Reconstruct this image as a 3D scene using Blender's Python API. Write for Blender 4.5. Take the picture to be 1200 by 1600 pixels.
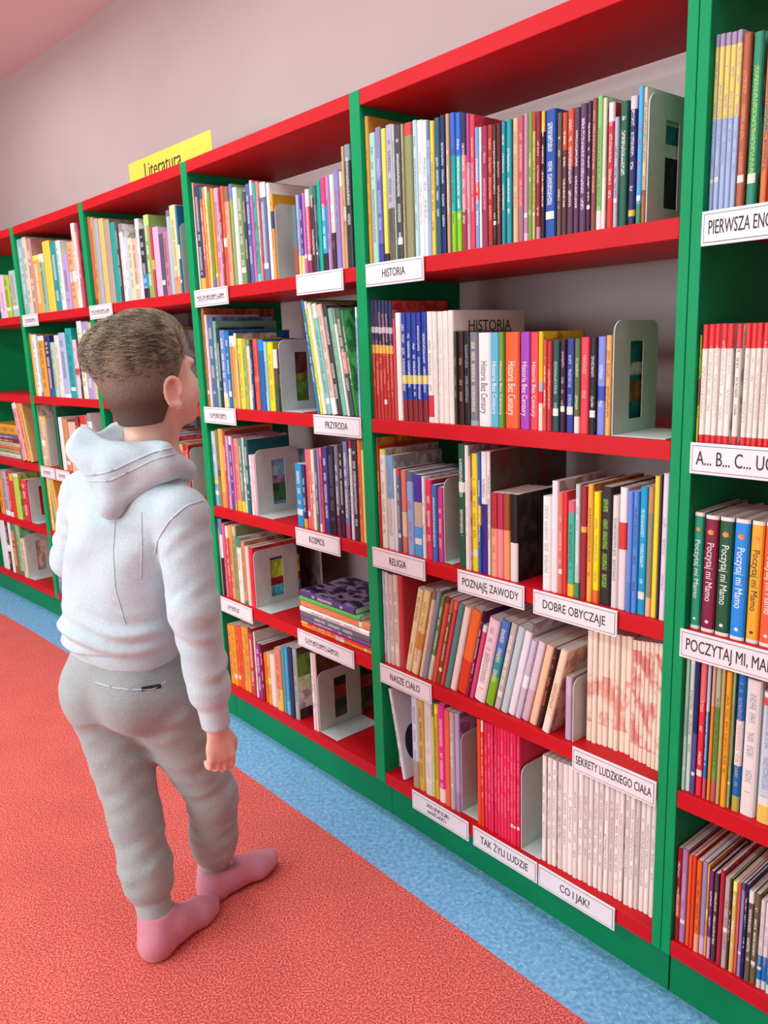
import bpy, math, random
import numpy as np
from mathutils import Vector, Matrix
from mathutils.bvhtree import BVHTree

random.seed(7)
RS = np.random.RandomState(11)
C = bpy.context.scene.collection
for o in list(bpy.data.objects):
    bpy.data.objects.remove(o)

# ------------------------------------------------------------------ camera
CAM_H, FPX, PITCH, ROLL = 1.3586, 1247.3, 0.207339, -0.035934
cp, sp_, cr, sr = math.cos(PITCH), math.sin(PITCH), math.cos(ROLL), math.sin(ROLL)
FWD = np.array([0, cp, -sp_]); UPV = np.array([0, sp_, cp]); XV = np.array([1.0, 0, 0])
RIGHT = cr * XV + sr * UPV; UP = -sr * XV + cr * UPV
CAMP = np.array([0, 0, CAM_H])
cam = bpy.data.objects.new('camera', bpy.data.cameras.new('camera'))
C.objects.link(cam)
m = Matrix.Identity(4)
for i in range(3):
    m[i][0], m[i][1], m[i][2], m[i][3] = RIGHT[i], UP[i], -FWD[i], CAMP[i]
cam.matrix_world = m
cam.data.sensor_fit = 'HORIZONTAL'; cam.data.sensor_width = 36
cam.data.lens = FPX / 1200 * 36
cam.data.clip_start = 0.02
sc = bpy.context.scene
sc.camera = cam
sc.view_settings.view_transform = 'Standard'; sc.view_settings.look = 'None'
sc.view_settings.gamma = 1; sc.view_settings.use_curve_mapping = False
sc.view_settings.exposure = 0.13

def proj(p):
    v = np.asarray(p, float) - CAMP
    f = v @ FWD
    return 600 + FPX * (v @ RIGHT) / f, 800 - FPX * (v @ UP) / f
def ray(px, py):
    return FWD + RIGHT * (px - 600) / FPX - UP * (py - 800) / FPX
def at_y(px, py, y):
    r = ray(px, py); return CAMP + r * (y / r[1])
def at_z(px, py, z):
    r = ray(px, py); return CAMP + r * ((z - CAM_H) / r[2])

# ------------------------------------------------------------------ world and lamps
w = bpy.data.worlds.new('room_air'); sc.world = w; w.use_nodes = True
w.node_tree.nodes['Background'].inputs[0].default_value = (1.0, 0.98, 0.96, 1)
w.node_tree.nodes['Background'].inputs[1].default_value = 0.25
CEIL = 2.91
DB = np.array([0.6400, -0.7684]); NB = np.array([0.7684, 0.6400])      # along the wall / into the wall
def room(s, t, z):                                                      # s along wall from divider C, t out from shelf fronts
    q = np.array([-0.0371, 2.0967]) + DB * s - NB * t
    return Vector((q[0], q[1], z))
for (s, t) in ((-2.6, 0.45), (-0.9, 0.45), (0.8, 0.45), (-2.6, 2.6), (-0.9, 2.6), (0.8, 2.6)):
    l = bpy.data.lights.new('ceiling_lamp', 'AREA'); l.shape = 'RECTANGLE'; l.size = 1.3; l.size_y = 0.4
    l.energy = 11.0 if t < 1 else 24.0; l.color = (0.85, 0.985, 1.0)
    o = bpy.data.objects.new('ceiling_lamp', l); C.objects.link(o)
    o.location = room(s, t, CEIL - 0.06); o.rotation_euler = (0, 0, math.atan2(DB[1], DB[0]))

l = bpy.data.lights.new('added_fill_light', 'AREA'); l.shape = 'RECTANGLE'; l.size = 4.2; l.size_y = 2.1; l.energy = 150; l.color = (0.81, 0.975, 1.0)
o = bpy.data.objects.new('added_fill_light', l); C.objects.link(o)                     # added fill light behind the camera, lifts the shade inside the shelves
o.location = room(-0.9, 5.10, 1.40)
o.rotation_euler = (math.radians(90), 0, math.atan2(DB[1], DB[0]))

# ------------------------------------------------------------------ helpers
def lin(h):
    h = h.lstrip('#'); c = [int(h[i:i + 2], 16) / 255 for i in (0, 2, 4)]
    return tuple(x / 12.92 if x <= 0.04045 else ((x + 0.055) / 1.055) ** 2.4 for x in c)
def new_mat(name, rough=0.6):
    m = bpy.data.materials.new(name); m.use_nodes = True
    b = m.node_tree.nodes['Principled BSDF']; b.inputs['Roughness'].default_value = rough
    return m, m.node_tree, b
def N(nt, typ, **kw):
    n = nt.nodes.new(typ)
    for k, v in kw.items():
        if k in n.inputs: n.inputs[k].default_value = v
        else: setattr(n, k, v)
    return n
def mat_noise(name, c1, c2, scale, rough=0.6, bump=0.0, detail=3, lo=0.35, hi=0.65, bscale=None, spec=0.5, coord='Object', stretch=None):
    m, nt, b = new_mat(name, rough)
    b.inputs['Specular IOR Level'].default_value = spec
    tc = N(nt, 'ShaderNodeTexCoord'); src = tc.outputs[coord]
    if stretch:
        mp = N(nt, 'ShaderNodeMapping'); mp.inputs['Scale'].default_value = stretch
        nt.links.new(src, mp.inputs[0]); src = mp.outputs[0]
    n = N(nt, 'ShaderNodeTexNoise', Scale=scale, Detail=detail); nt.links.new(src, n.inputs['Vector'])
    r = N(nt, 'ShaderNodeValToRGB'); r.color_ramp.elements[0].position = lo; r.color_ramp.elements[1].position = hi
    r.color_ramp.elements[0].color = (*lin(c1), 1); r.color_ramp.elements[1].color = (*lin(c2), 1)
    nt.links.new(n.outputs['Fac'], r.inputs[0]); nt.links.new(r.outputs[0], b.inputs['Base Color'])
    if bump:
        n2 = n
        if bscale:
            n2 = N(nt, 'ShaderNodeTexNoise', Scale=bscale, Detail=2); nt.links.new(src, n2.inputs['Vector'])
        bp = N(nt, 'ShaderNodeBump', Strength=bump, Distance=0.002)
        nt.links.new(n2.outputs['Fac'], bp.inputs['Height']); nt.links.new(bp.outputs[0], b.inputs['Normal'])
    return m

M = {}
M['red'] = mat_noise('red_laminate', 'c60c1a', 'cc1220', 6, 0.5, spec=0.22)
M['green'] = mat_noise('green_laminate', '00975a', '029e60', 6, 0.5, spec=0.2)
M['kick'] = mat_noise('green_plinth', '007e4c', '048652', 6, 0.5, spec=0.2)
M['wall'] = mat_noise('painted_wall', 'b9a8a7', 'bdacab', 2.5, 0.85, bump=0.05, bscale=160, spec=0.2)
M['ceiling'] = mat_noise('painted_ceiling', 'e4d6d6', 'e8dada', 2, 0.9, spec=0.2)
M['bookend'] = mat_noise('grey_green_metal', 'c6d0cb', 'ced8d3', 30, 0.5, spec=0.4)
M['sign'] = mat_noise('white_card', 'eceaee', 'f2f0f4', 20, 0.35, spec=0.5)
M['sign_rim'] = mat_noise('clear_plastic_rim', 'b8b8bc', 'c6c6ca', 20, 0.25, spec=0.6)
M['ink'] = mat_noise('black_ink', '1c1a20', '26242a', 20, 0.6)
M['ink_soft'] = mat_noise('faded_ink', '4a4850', '56545c', 20, 0.6)
M['white_ink'] = mat_noise('white_ink', 'f4f0ec', 'faf6f2', 20, 0.6)
M['yellow_card'] = mat_noise('yellow_card', 'f2cf3e', 'f6d84c', 8, 0.6)

def carpet(name, base, dark, light):
    m, nt, b = new_mat(name, 0.95); b.inputs['Specular IOR Level'].default_value = 0.1
    tc = N(nt, 'ShaderNodeTexCoord')
    n = N(nt, 'ShaderNodeTexNoise', Scale=240, Detail=4); nt.links.new(tc.outputs['Object'], n.inputs['Vector'])
    r = N(nt, 'ShaderNodeValToRGB'); e = r.color_ramp.elements
    e[0].position = 0.36; e[0].color = (*lin(dark), 1); e[1].position = 0.66; e[1].color = (*lin(light), 1)
    k = e.new(0.5); k.color = (*lin(base), 1)
    n2 = N(nt, 'ShaderNodeTexNoise', Scale=7, Detail=3); nt.links.new(tc.outputs['Object'], n2.inputs['Vector'])
    mx = N(nt, 'ShaderNodeMixRGB', blend_type='MULTIPLY'); mx.inputs[0].default_value = 0.25
    nt.links.new(n.outputs['Fac'], r.inputs[0]); nt.links.new(r.outputs[0], mx.inputs[1]); nt.links.new(n2.outputs['Fac'], mx.inputs[2])
    g = N(nt, 'ShaderNodeBrightContrast'); g.inputs[1].default_value = 0.02
    nt.links.new(mx.outputs[0], g.inputs[0]); nt.links.new(g.outputs[0], b.inputs['Base Color'])
    bp = N(nt, 'ShaderNodeBump', Strength=0.08, Distance=0.001)
    nt.links.new(n.outputs['Fac'], bp.inputs['Height']); nt.links.new(bp.outputs[0], b.inputs['Normal'])
    return m
M['carpet'] = carpet('red_speckled_carpet', 'ee6158', 'b03832', 'ffa092')
def lino():
    m, nt, b = new_mat('blue_speckled_linoleum', 0.5)
    tc = N(nt, 'ShaderNodeTexCoord')
    n = N(nt, 'ShaderNodeTexNoise', Scale=90, Detail=3); nt.links.new(tc.outputs['Object'], n.inputs['Vector'])
    r = N(nt, 'ShaderNodeValToRGB'); e = r.color_ramp.elements
    e[0].position = 0.33; e[0].color = (*lin('64a4d8'), 1); e[1].position = 0.68; e[1].color = (*lin('92cef8'), 1)
    v = N(nt, 'ShaderNodeTexVoronoi', Scale=70); nt.links.new(tc.outputs['Object'], v.inputs['Vector'])
    t = N(nt, 'ShaderNodeMath', operation='LESS_THAN'); t.inputs[1].default_value = 0.14
    nt.links.new(v.outputs['Distance'], t.inputs[0])
    mx = N(nt, 'ShaderNodeMixRGB'); mx.inputs[2].default_value = (*lin('cce8f8'), 1)
    nt.links.new(n.outputs['Fac'], r.inputs[0]); nt.links.new(t.outputs[0], mx.inputs[0]); nt.links.new(r.outputs[0], mx.inputs[1])
    nt.links.new(mx.outputs[0], b.inputs['Base Color'])
    return m
M['lino'] = lino()

def book_mat():
    m, nt, b = new_mat('printed_book_cover', 0.45); b.inputs['Specular IOR Level'].default_value = 0.35
    c = N(nt, 'ShaderNodeAttribute'); c.attribute_name = 'Col'
    t = N(nt, 'ShaderNodeAttribute'); t.attribute_name = 'Txt'
    uv = N(nt, 'ShaderNodeUVMap'); uv.uv_map = 'UVMap'
    def noise(sx, sy, scale, detail=0):
        mp = N(nt, 'ShaderNodeMapping'); mp.inputs['Scale'].default_value = (sx, sy, 1)
        nt.links.new(uv.outputs[0], mp.inputs[0])
        n = N(nt, 'ShaderNodeTexNoise', Scale=scale, Detail=detail); n.noise_dimensions = '2D'
        nt.links.new(mp.outputs[0], n.inputs['Vector']); return n.outputs['Fac']
    def math_(op, a, bb):
        n = N(nt, 'ShaderNodeMath', operation=op)
        for i, x in enumerate((a, bb)):
            if isinstance(x, (int, float)): n.inputs[i].default_value = x
            else: nt.links.new(x, n.inputs[i])
        return n.outputs[0]
    letters = math_('GREATER_THAN', noise(330, 520, 1.0), 0.47)
    words = math_('GREATER_THAN', noise(1, 42, 1.0), 0.40)
    text = math_('MULTIPLY', letters, words)
    mr = N(nt, 'ShaderNodeMapRange'); mr.inputs[1].default_value = 0.44; mr.inputs[2].default_value = 0.58; nt.links.new(noise(34, 22, 1.0, 3), mr.inputs[0]); pic = mr.outputs[0]
    ispic = math_('LESS_THAN', t.outputs['Alpha'], 0.75)
    has = math_('GREATER_THAN', t.outputs['Alpha'], 0.1)
    mixf = N(nt, 'ShaderNodeMix'); mixf.data_type = 'FLOAT'
    nt.links.new(ispic, mixf.inputs[0]); nt.links.new(text, mixf.inputs[2]); nt.links.new(pic, mixf.inputs[3])
    fac = math_('MULTIPLY', math_('MULTIPLY', mixf.outputs[0], has), 0.72)
    mx = N(nt, 'ShaderNodeMixRGB')
    nt.links.new(fac, mx.inputs[0]); nt.links.new(c.outputs['Color'], mx.inputs[1]); nt.links.new(t.outputs['Color'], mx.inputs[2])
    nt.links.new(mx.outputs[0], b.inputs['Base Color'])
    return m
M['book'] = book_mat()
def paper_mat():
    m, nt, b = new_mat('book_paper', 0.85); b.inputs['Specular IOR Level'].default_value = 0.15
    uv = N(nt, 'ShaderNodeUVMap'); uv.uv_map = 'UVMap'
    mp = N(nt, 'ShaderNodeMapping'); mp.inputs['Scale'].default_value = (900, 6, 1); nt.links.new(uv.outputs[0], mp.inputs[0])
    n = N(nt, 'ShaderNodeTexNoise', Scale=1.0, Detail=1); n.noise_dimensions = '2D'; nt.links.new(mp.outputs[0], n.inputs['Vector'])
    r = N(nt, 'ShaderNodeValToRGB'); r.color_ramp.elements[0].position = 0.3; r.color_ramp.elements[1].position = 0.6
    r.color_ramp.elements[0].color = (*lin('dad4c8'), 1); r.color_ramp.elements[1].color = (*lin('f8f5ee'), 1)
    nt.links.new(n.outputs['Fac'], r.inputs[0]); nt.links.new(r.outputs[0], b.inputs['Base Color'])
    return m
M['paper'] = paper_mat()
def scribble_mat():
    m, nt, b = new_mat('faint_printed_lettering', 0.4)
    tc = N(nt, 'ShaderNodeTexCoord'); mp = N(nt, 'ShaderNodeMapping'); mp.inputs['Scale'].default_value = (230, 1, 150)
    nt.links.new(tc.outputs['Object'], mp.inputs[0])
    n = N(nt, 'ShaderNodeTexNoise', Scale=1.0, Detail=0); nt.links.new(mp.outputs[0], n.inputs['Vector'])
    r = N(nt, 'ShaderNodeValToRGB'); r.color_ramp.elements[0].position = 0.46; r.color_ramp.elements[1].position = 0.56
    r.color_ramp.elements[0].color = (*lin('5a5862'), 1); r.color_ramp.elements[1].color = (*lin('ecebef'), 1)
    nt.links.new(n.outputs['Fac'], r.inputs[0]); nt.links.new(r.outputs[0], b.inputs['Base Color'])
    return m
M['scribble'] = scribble_mat()

def link(o, parent=None):
    C.objects.link(o)
    if parent is not None: o.parent = parent
    return o
def tag(o, label=None, cat=None, group=None, kind=None):
    if label: o['label'] = label
    if cat: o['category'] = cat
    if group: o['group'] = group
    if kind: o['kind'] = kind
    return o
def mesh_obj(name, V, F, mat, parent=None, smooth=False, mw=None):
    me = bpy.data.meshes.new(name); me.from_pydata([tuple(map(float, v)) for v in V], [], F); me.update()
    if smooth: me.polygons.foreach_set('use_smooth', [True] * len(me.polygons))
    me.materials.append(M[mat] if isinstance(mat, str) else mat)
    o = bpy.data.objects.new(name, me); link(o, parent)
    if mw is not None: o.matrix_basis = mw
    return o
def box_vf(lo, hi, bev=0.0):
    (x0, y0, z0), (x1, y1, z1) = lo, hi
    if bev <= 0:
        V = [(x0, y0, z0), (x1, y0, z0), (x1, y1, z0), (x0, y1, z0), (x0, y0, z1), (x1, y0, z1), (x1, y1, z1), (x0, y1, z1)]
        F = [(0, 3, 2, 1), (4, 5, 6, 7), (0, 1, 5, 4), (1, 2, 6, 5), (2, 3, 7, 6), (3, 0, 4, 7)]
        return V, F
    V = []; idx = {}
    ax = ((x0, x1), (y0, y1), (z0, z1))
    for c in range(8):
        s = [(c >> k) & 1 for k in range(3)]
        for a in range(3):
            p = [ax[k][s[k]] + (0 if k == a else (bev if s[k] == 0 else -bev)) for k in range(3)]
            idx[(c, a)] = len(V); V.append(tuple(p))
    F = []
    for a in range(3):
        b_, c_ = (a + 1) % 3, (a + 2) % 3
        for sd in (0, 1):
            q = []
            for (i, j) in ((0, 0), (1, 0), (1, 1), (0, 1)):
                k = (sd << a) | (i << b_) | (j << c_); q.append(idx[(k, a)])
            F.append(tuple(q if sd else q[::-1]))
    for a in range(3):
        b_, c_ = (a + 1) % 3, (a + 2) % 3
        for i in (0, 1):
            for j in (0, 1):
                k0 = (i << b_) | (j << c_); k1 = k0 | (1 << a)
                q = [idx[(k0, b_)], idx[(k1, b_)], idx[(k1, c_)], idx[(k0, c_)]]
                F.append(tuple(q if (i ^ j) == 0 else q[::-1]) if True else None)
    for c in range(8):
        F.append((idx[(c, 0)], idx[(c, 1)], idx[(c, 2)]) if bin(c).count('1') % 2 else (idx[(c, 0)], idx[(c, 2)], idx[(c, 1)]))
    return V, F
def box(name, lo, hi, mat, parent=None, bev=0.0, mw=None):
    V, F = box_vf(lo, hi, bev)
    o = mesh_obj(name, V, F, mat, parent, mw=mw)
    if bev:
        import bmesh
        b = bmesh.new(); b.from_mesh(o.data); bmesh.ops.recalc_face_normals(b, faces=b.faces); b.to_mesh(o.data); b.free()
    return o
def empty(name, mw):
    o = bpy.data.objects.new(name, None); link(o); o.empty_display_size = 0.05; o.matrix_basis = mw; return o
o_W = [0.1]
def text_obj(name, body, size, mat, parent, mw, align='CENTER', sx=1.0, extrude=0.0004, bold=0.0):
    cu = bpy.data.curves.new(name, 'FONT'); cu.body = body; cu.size = size; cu.align_x = align; cu.align_y = 'CENTER'
    cu.offset = bold; cu.extrude = extrude; cu.resolution_u = 3
    tmp = bpy.data.objects.new(name, cu); C.objects.link(tmp)
    me = bpy.data.meshes.new_from_object(tmp.evaluated_get(bpy.context.evaluated_depsgraph_get()))
    bpy.data.objects.remove(tmp); bpy.data.curves.remove(cu)
    me.name = name; me.materials.clear(); me.materials.append(M[mat])
    o = bpy.data.objects.new(name, me); link(o, parent)
    xs_ = [v.co.x for v in me.vertices]; o_W[0] = (max(xs_) - min(xs_)) if xs_ else 1e-4
    o.matrix_basis = mw @ Matrix.Diagonal((sx, 1, 1, 1)); return o

# ------------------------------------------------------------------ bays
NODE = {'I': (-2.860, 5.140), 'G': (-2.290, 4.560), 'E': (-1.712, 3.972), 'A': (-1.178, 3.402), 'B': (-0.612, 2.768), 'C': (-0.0371, 2.0967), 'D': (0.5334, 1.4117), 'H': (1.103, 0.7278)}
LV = {1: 1.5524, 2: 1.1694, 3: 0.8237, 4: 0.4937, 5: 0.1591}
TOP, TH, DEPTH, PT = 1.9582, 0.0356, 0.335, 0.040
BAYS = [('E', 'G', 'E'), ('A', 'E', 'A'), ('B', 'A', 'B'), ('C', 'B', 'C'), ('D', 'C', 'D'), ('H', 'D', 'H')]
class Bay: pass
bays = {}
for k, a, b in (('m2', 'I', 'G'), ('m1', 'G', 'E'), ('0', 'E', 'A'), ('1', 'A', 'B'), ('2', 'B', 'C'), ('3', 'C', 'D'), ('4', 'D', 'H')):
    y = Bay(); y.k = k
    A = np.array(NODE[a]); B = np.array(NODE[b]); y.A = A; y.L = float(np.linalg.norm(B - A)); y.d = (B - A) / y.L
    y.n = np.array([-y.d[1], y.d[0]])
    y.mw = Matrix(((y.d[0], y.n[0], 0, A[0]), (y.d[1], y.n[1], 0, A[1]), (0, 0, 1, 0), (0, 0, 0, 1)))
    bays[k] = y
def bp(b, s, dd, z):
    q = b.A + b.d * s + b.n * dd; return np.array([q[0], q[1], z])
def find_s(b, px, dd, z):
    lo, hi = -0.6, 1.6
    for _ in range(36):
        mid = (lo + hi) / 2
        v = bp(b, mid, dd, z) - CAMP
        x = proj(bp(b, mid, dd, z))[0] if v @ FWD > 0.05 else 1e6
        if x < px: lo = mid
        else: hi = mid
    return (lo + hi) / 2
def find_z(b, py, s, dd):
    lo, hi = -0.2, 2.6
    for _ in range(36):
        mid = (lo + hi) / 2
        if proj(bp(b, s, dd, mid))[1] > py: lo = mid
        else: hi = mid
    return (lo + hi) / 2

# ------------------------------------------------------------------ setting
def poly_strip(ts, z, name, mat, kind='structure'):
    pass
nodes_seq = ['I', 'G', 'E', 'A', 'B', 'C', 'D', 'H']
def offset_line(t):                       # the bookcase front line moved t metres out into the room (negative: into the wall)
    P = [np.array(NODE[k]) for k in nodes_seq]
    d0 = (P[0] - P[1]) / np.linalg.norm(P[0] - P[1]); d1 = (P[-1] - P[-2]) / np.linalg.norm(P[-1] - P[-2])
    P = [P[0] + d0 * 2.2] + P[1:-1] + [P[-1] + d1 * 2.0]
    out = []
    for i, p in enumerate(P):
        ns = []
        for j in (i - 1, i):
            if 0 <= j < len(P) - 1:
                d = P[j + 1] - P[j]; d /= np.linalg.norm(d); ns.append(np.array([-d[1], d[0]]))
        n = sum(ns) / len(ns); n /= np.linalg.norm(n); out.append(p - n * t)
    return out
wl = offset_line(-(DEPTH + 0.11)); n = len(wl)
far = [np.array(room(-5.2, 5.2, 0))[:2], np.array(room(3.6, 5.2, 0))[:2]]
V = [(*p, 0) for p in wl] + [(*p, CEIL) for p in wl]
wb = mesh_obj('wall_back', V, [(i, i + 1, n + i + 1, n + i) for i in range(n - 1)], 'wall'); tag(wb, kind='structure', label='pale pink painted wall behind the bookcases')
so = wb.modifiers.new('thick', 'SOLIDIFY'); so.thickness = 0.12; so.offset = -1
corners = [wl[0], far[0], far[1], wl[-1]]
def side_wall(name, a, b):
    d = (b - a) / np.linalg.norm(b - a); nn = np.array([-d[1], d[0]]) * -0.12
    Vv = [(*a, 0), (*b, 0), (*(b + nn), 0), (*(a + nn), 0), (*a, CEIL), (*b, CEIL), (*(b + nn), CEIL), (*(a + nn), CEIL)]
    o = mesh_obj(name, Vv, [(0, 3, 2, 1), (4, 5, 6, 7), (0, 1, 5, 4), (1, 2, 6, 5), (2, 3, 7, 6), (3, 0, 4, 7)], 'wall')
    return tag(o, kind='structure', label='plain painted wall of the reading room')
side_wall('wall_left', wl[0], far[0]); side_wall('wall_front', far[0], far[1]); side_wall('wall_right', far[1], wl[-1])
ring = wl + [far[1], far[0]]
k = len(ring)
def slab(name, ring, z0, z1, mat):
    k = len(ring)
    Vv = [(*p, z0) for p in ring] + [(*p, z1) for p in ring]
    F = [tuple(range(k - 1, -1, -1)), tuple(range(k, 2 * k))] + [(i, (i + 1) % k, k + (i + 1) % k, k + i) for i in range(k)]
    o = mesh_obj(name, Vv, F, mat)
    import bmesh
    b = bmesh.new(); b.from_mesh(o.data); bmesh.ops.recalc_face_normals(b, faces=b.faces); b.to_mesh(o.data); b.free()
    return o
tag(slab('floor', ring, -0.1, 0.0, 'carpet'), kind='structure', label='speckled red carpet floor of the reading room')
tag(slab('ceiling', ring, CEIL, CEIL + 0.1, 'ceiling'), kind='structure', label='plain pale ceiling')
bl0 = offset_line(-0.05); bl1 = offset_line(0.152)
tag(slab('trim_1', bl0 + bl1[::-1], -0.02, 0.0012, 'lino'), kind='structure', label='speckled blue linoleum border along the bookcases')

wf = empty('added_window_1', Matrix.Translation(room(-0.9, 5.13, 0)) @ Matrix.Rotation(math.atan2(DB[1], DB[0]), 4, 'Z')); tag(wf, kind='structure', label='added wide white frame around the unseen fill light')  # unseen frame, made up to go with the added fill light
for x_ in (-2.15, -0.72, 0.72, 2.15): box('added_window_frame', (x_ - .04, -.03, .31), (x_ + .04, .03, 2.51), 'sign', wf)
for z_ in (.29, 2.47): box('added_window_frame', (-2.19, -.03, z_), (2.19, .03, z_ + .06), 'sign', wf)

# ------------------------------------------------------------------ bookcases
BAYLAB = {'m2': 'last green and red bookcase bay past the far end', 'm1': 'farthest green and red bookcase bay at the picture edge', '0': 'red and green bookcase bay second from the far end',
          '1': 'red and green bookcase bay behind the boy, under the yellow sign', '2': 'red and green bookcase bay left of the HISTORIA bay',
          '3': 'red and green bookcase bay carrying the HISTORIA sign', '4': 'red and green bookcase bay carrying the POCZYTAJ MI sign'}
PH = TOP - 0.0005
PB = LV[5] - TH
for kk, b in bays.items():
    root = empty('bookcase', b.mw)
    tag(root, BAYLAB[kk], 'bookcase', 'bookcase bays along the wall')
    if kk in ('m2', 'm1', '0', '1', '2'):
        lw = PT / 2; box('side_panel', (-lw, 0, PB), (lw, DEPTH, PH), 'green', root, 0.001)
        x0 = lw
        x1 = b.L - PT / 2
    elif kk == '3':
        box('side_panel', (-PT / 2, 0, PB), (PT / 2, DEPTH, PH), 'green', root, 0.001)
        box('side_panel', (b.L - 0.0206, 0, PB), (b.L - 0.0006, DEPTH, PH), 'green', root, 0.001)
        x0, x1 = PT / 2, b.L - 0.0206
    else:
        box('side_panel', (0.0006, 0.0, PB), (0.0206, DEPTH, PH), 'green', root, 0.001)
        box('side_panel', (b.L, 0, PB), (b.L + 0.02, DEPTH, PH), 'green', root, 0.001)
        x0, x1 = 0.0206, b.L
    e = 0.0004
    b.x0, b.x1 = x0, x1
    box('top_board', (x0 + e, 0.001, TOP - TH), (x1 - e, DEPTH, TOP), 'red', root, 0.001)
    for lv in range(1, 6):
        box('shelf', (x0 + e, 0.001, LV[lv] - TH), (x1 - e, DEPTH, LV[lv]), 'red', root, 0.001)
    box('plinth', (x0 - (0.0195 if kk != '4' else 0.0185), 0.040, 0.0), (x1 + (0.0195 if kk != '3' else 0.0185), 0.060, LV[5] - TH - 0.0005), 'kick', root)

# ------------------------------------------------------------------ signs on the shelf fronts
def sign(bk, lv, xl, xr, txt, label, size=0.0275, align='CENTER', dz=0.0, sx=0.70, mode='text', maxw=0.9):
    b = bays[bk]; zc = LV[lv] - 0.026 + dz
    s0, s1 = find_s(b, xl, -0.002, zc), find_s(b, xr, -0.002, zc)
    w_ = s1 - s0
    mw = b.mw @ Matrix.Translation((s0, -0.0015, zc))
    h = 0.0275
    V, F = box_vf((0, -0.003, -h), (w_, 0, h), 0.0006)
    o = mesh_obj('shelf_sign', V, F, 'sign', mw=mw)
    tag(o, label, 'sign', 'white shelf signs')
    box('border', (0.0042, -0.0033, -h + 0.0048), (w_ - 0.0042, -0.0029, h - 0.0048), 'ink_soft', o)
    box('card', (0.0053, -0.0036, -h + 0.0059), (w_ - 0.0053, -0.0031, h - 0.0059), 'sign', o)
    R = Matrix(((1, 0, 0, 0), (0, 0, -1, -0.0038), (0, 1, 0, 0), (0, 0, 0, 1)))
    if mode == 'text':
        T = Matrix.Translation((w_ / 2 if align == 'CENTER' else 0.012, 0, 0)) @ R
        t = text_obj('lettering', txt, size, 'ink', o, T, align, sx=sx, bold=0.0)
        tw = o_W[0] * sx
        if align == 'CENTER' and tw > w_ * maxw:
            t.matrix_basis = T @ Matrix.Diagonal((sx * w_ * maxw / tw, 1, 1, 1))
    elif mode == 'faint':
        fx0, fx1 = txt
        box('lettering', (w_ * fx0, -0.0040, -0.009), (w_ * fx1, -0.0037, 0.008), 'scribble', o)
    elif mode == 'two':
        box('lettering', (w_ * 0.28, -0.0040, 0.003), (w_ * 0.68, -0.0037, 0.014), 'scribble', o)
        box('lettering', (w_ * 0.28, -0.0040, -0.014), (w_ * 0.62, -0.0037, -0.003), 'scribble', o)
    return o
sign('3', 1, 572.5, 663, 'HISTORIA', 'white shelf sign reading HISTORIA')
sign('3', 3, 583, 665, 'RELIGIA', 'white shelf sign reading RELIGIA')
sign('3', 3, 716, 820, 'POZNAJĘ ZAWODY', 'white shelf sign reading POZNAJĘ ZAWODY')
sign('3', 3, 834, 965, 'DOBRE OBYCZAJE', 'white shelf sign reading DOBRE OBYCZAJE')
sign('3', 4, 595, 675, 'NASZE CIAŁO', 'white shelf sign reading NASZE CIAŁO')
sign('3', 4, 895, 1026, 'SEKRETY LUDZKIEGO CIAŁA', 'white shelf sign reading SEKRETY LUDZKIEGO CIAŁA')
sign('3', 5, 645, 733, '', 'white shelf sign with two lines of faint small print', mode='two')
sign('3', 5, 740, 840, 'TAK ŻYLI LUDZIE', 'white shelf sign reading TAK ŻYLI LUDZIE', size=0.028)
sign('3', 5, 842, 961, 'CO I JAK?', 'white shelf sign reading CO I JAK')
sign('2', 1, 305, 357, (0.1, 0.9), 'small white sign with faint print below the top-shelf picture books', mode='faint')
sign('2', 1, 464, 537, '', 'blank white shelf sign without any lettering', mode='blank')
sign('2', 2, 320, 369, (0.2, 0.72), 'white shelf sign with faint print level with the boy\'s chin', mode='faint')
sign('2', 2, 491, 565, 'PRZYRODA', 'white shelf sign reading PRZYRODA')
sign('2', 3, 463, 532, 'KOSMOS', 'white shelf sign reading KOSMOS')
sign('2', 4, 346, 395, (0.22, 0.6), 'white shelf sign with faint print beside the boy\'s sleeve', mode='faint')
sign('2', 4, 466, 554, (0.15, 0.75), 'white shelf sign with faint print under the stack of lying books', mode='faint')
sign('1', 1, 141, 176, (0.1, 0.9), 'small white shelf sign just above the boy\'s hair', mode='faint')
sign('0', 1, 36, 60, (0.2, 0.85), 'tiny white sign on the far top shelf', mode='faint')
sign('0', 3, 64.5, 86.5, (0.2, 0.7), 'tiny white sign on the far third shelf, next to the empty front', mode='faint')
sign('0', 3, 88, 110, (0.2, 0.7), 'tiny white sign partly hidden by the boy\'s shoulder', mode='faint')
sign('4', 1, 1097, 1262, 'PIERWSZA ENCYKLOPEDIA', 'white shelf sign beginning PIERWSZA ENC', align='LEFT', size=0.032, sx=0.47)
sign('4', 2, 1079, 1262, 'A... B... C... UCZĘ SIĘ', 'white shelf sign beginning A... B... C...', align='LEFT', size=0.035, sx=0.63)
sign('4', 3, 1063, 1250, 'POCZYTAJ MI, MAMO', 'white shelf sign reading POCZYTAJ MI, MA', align='LEFT', size=0.033, sx=0.56)

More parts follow.
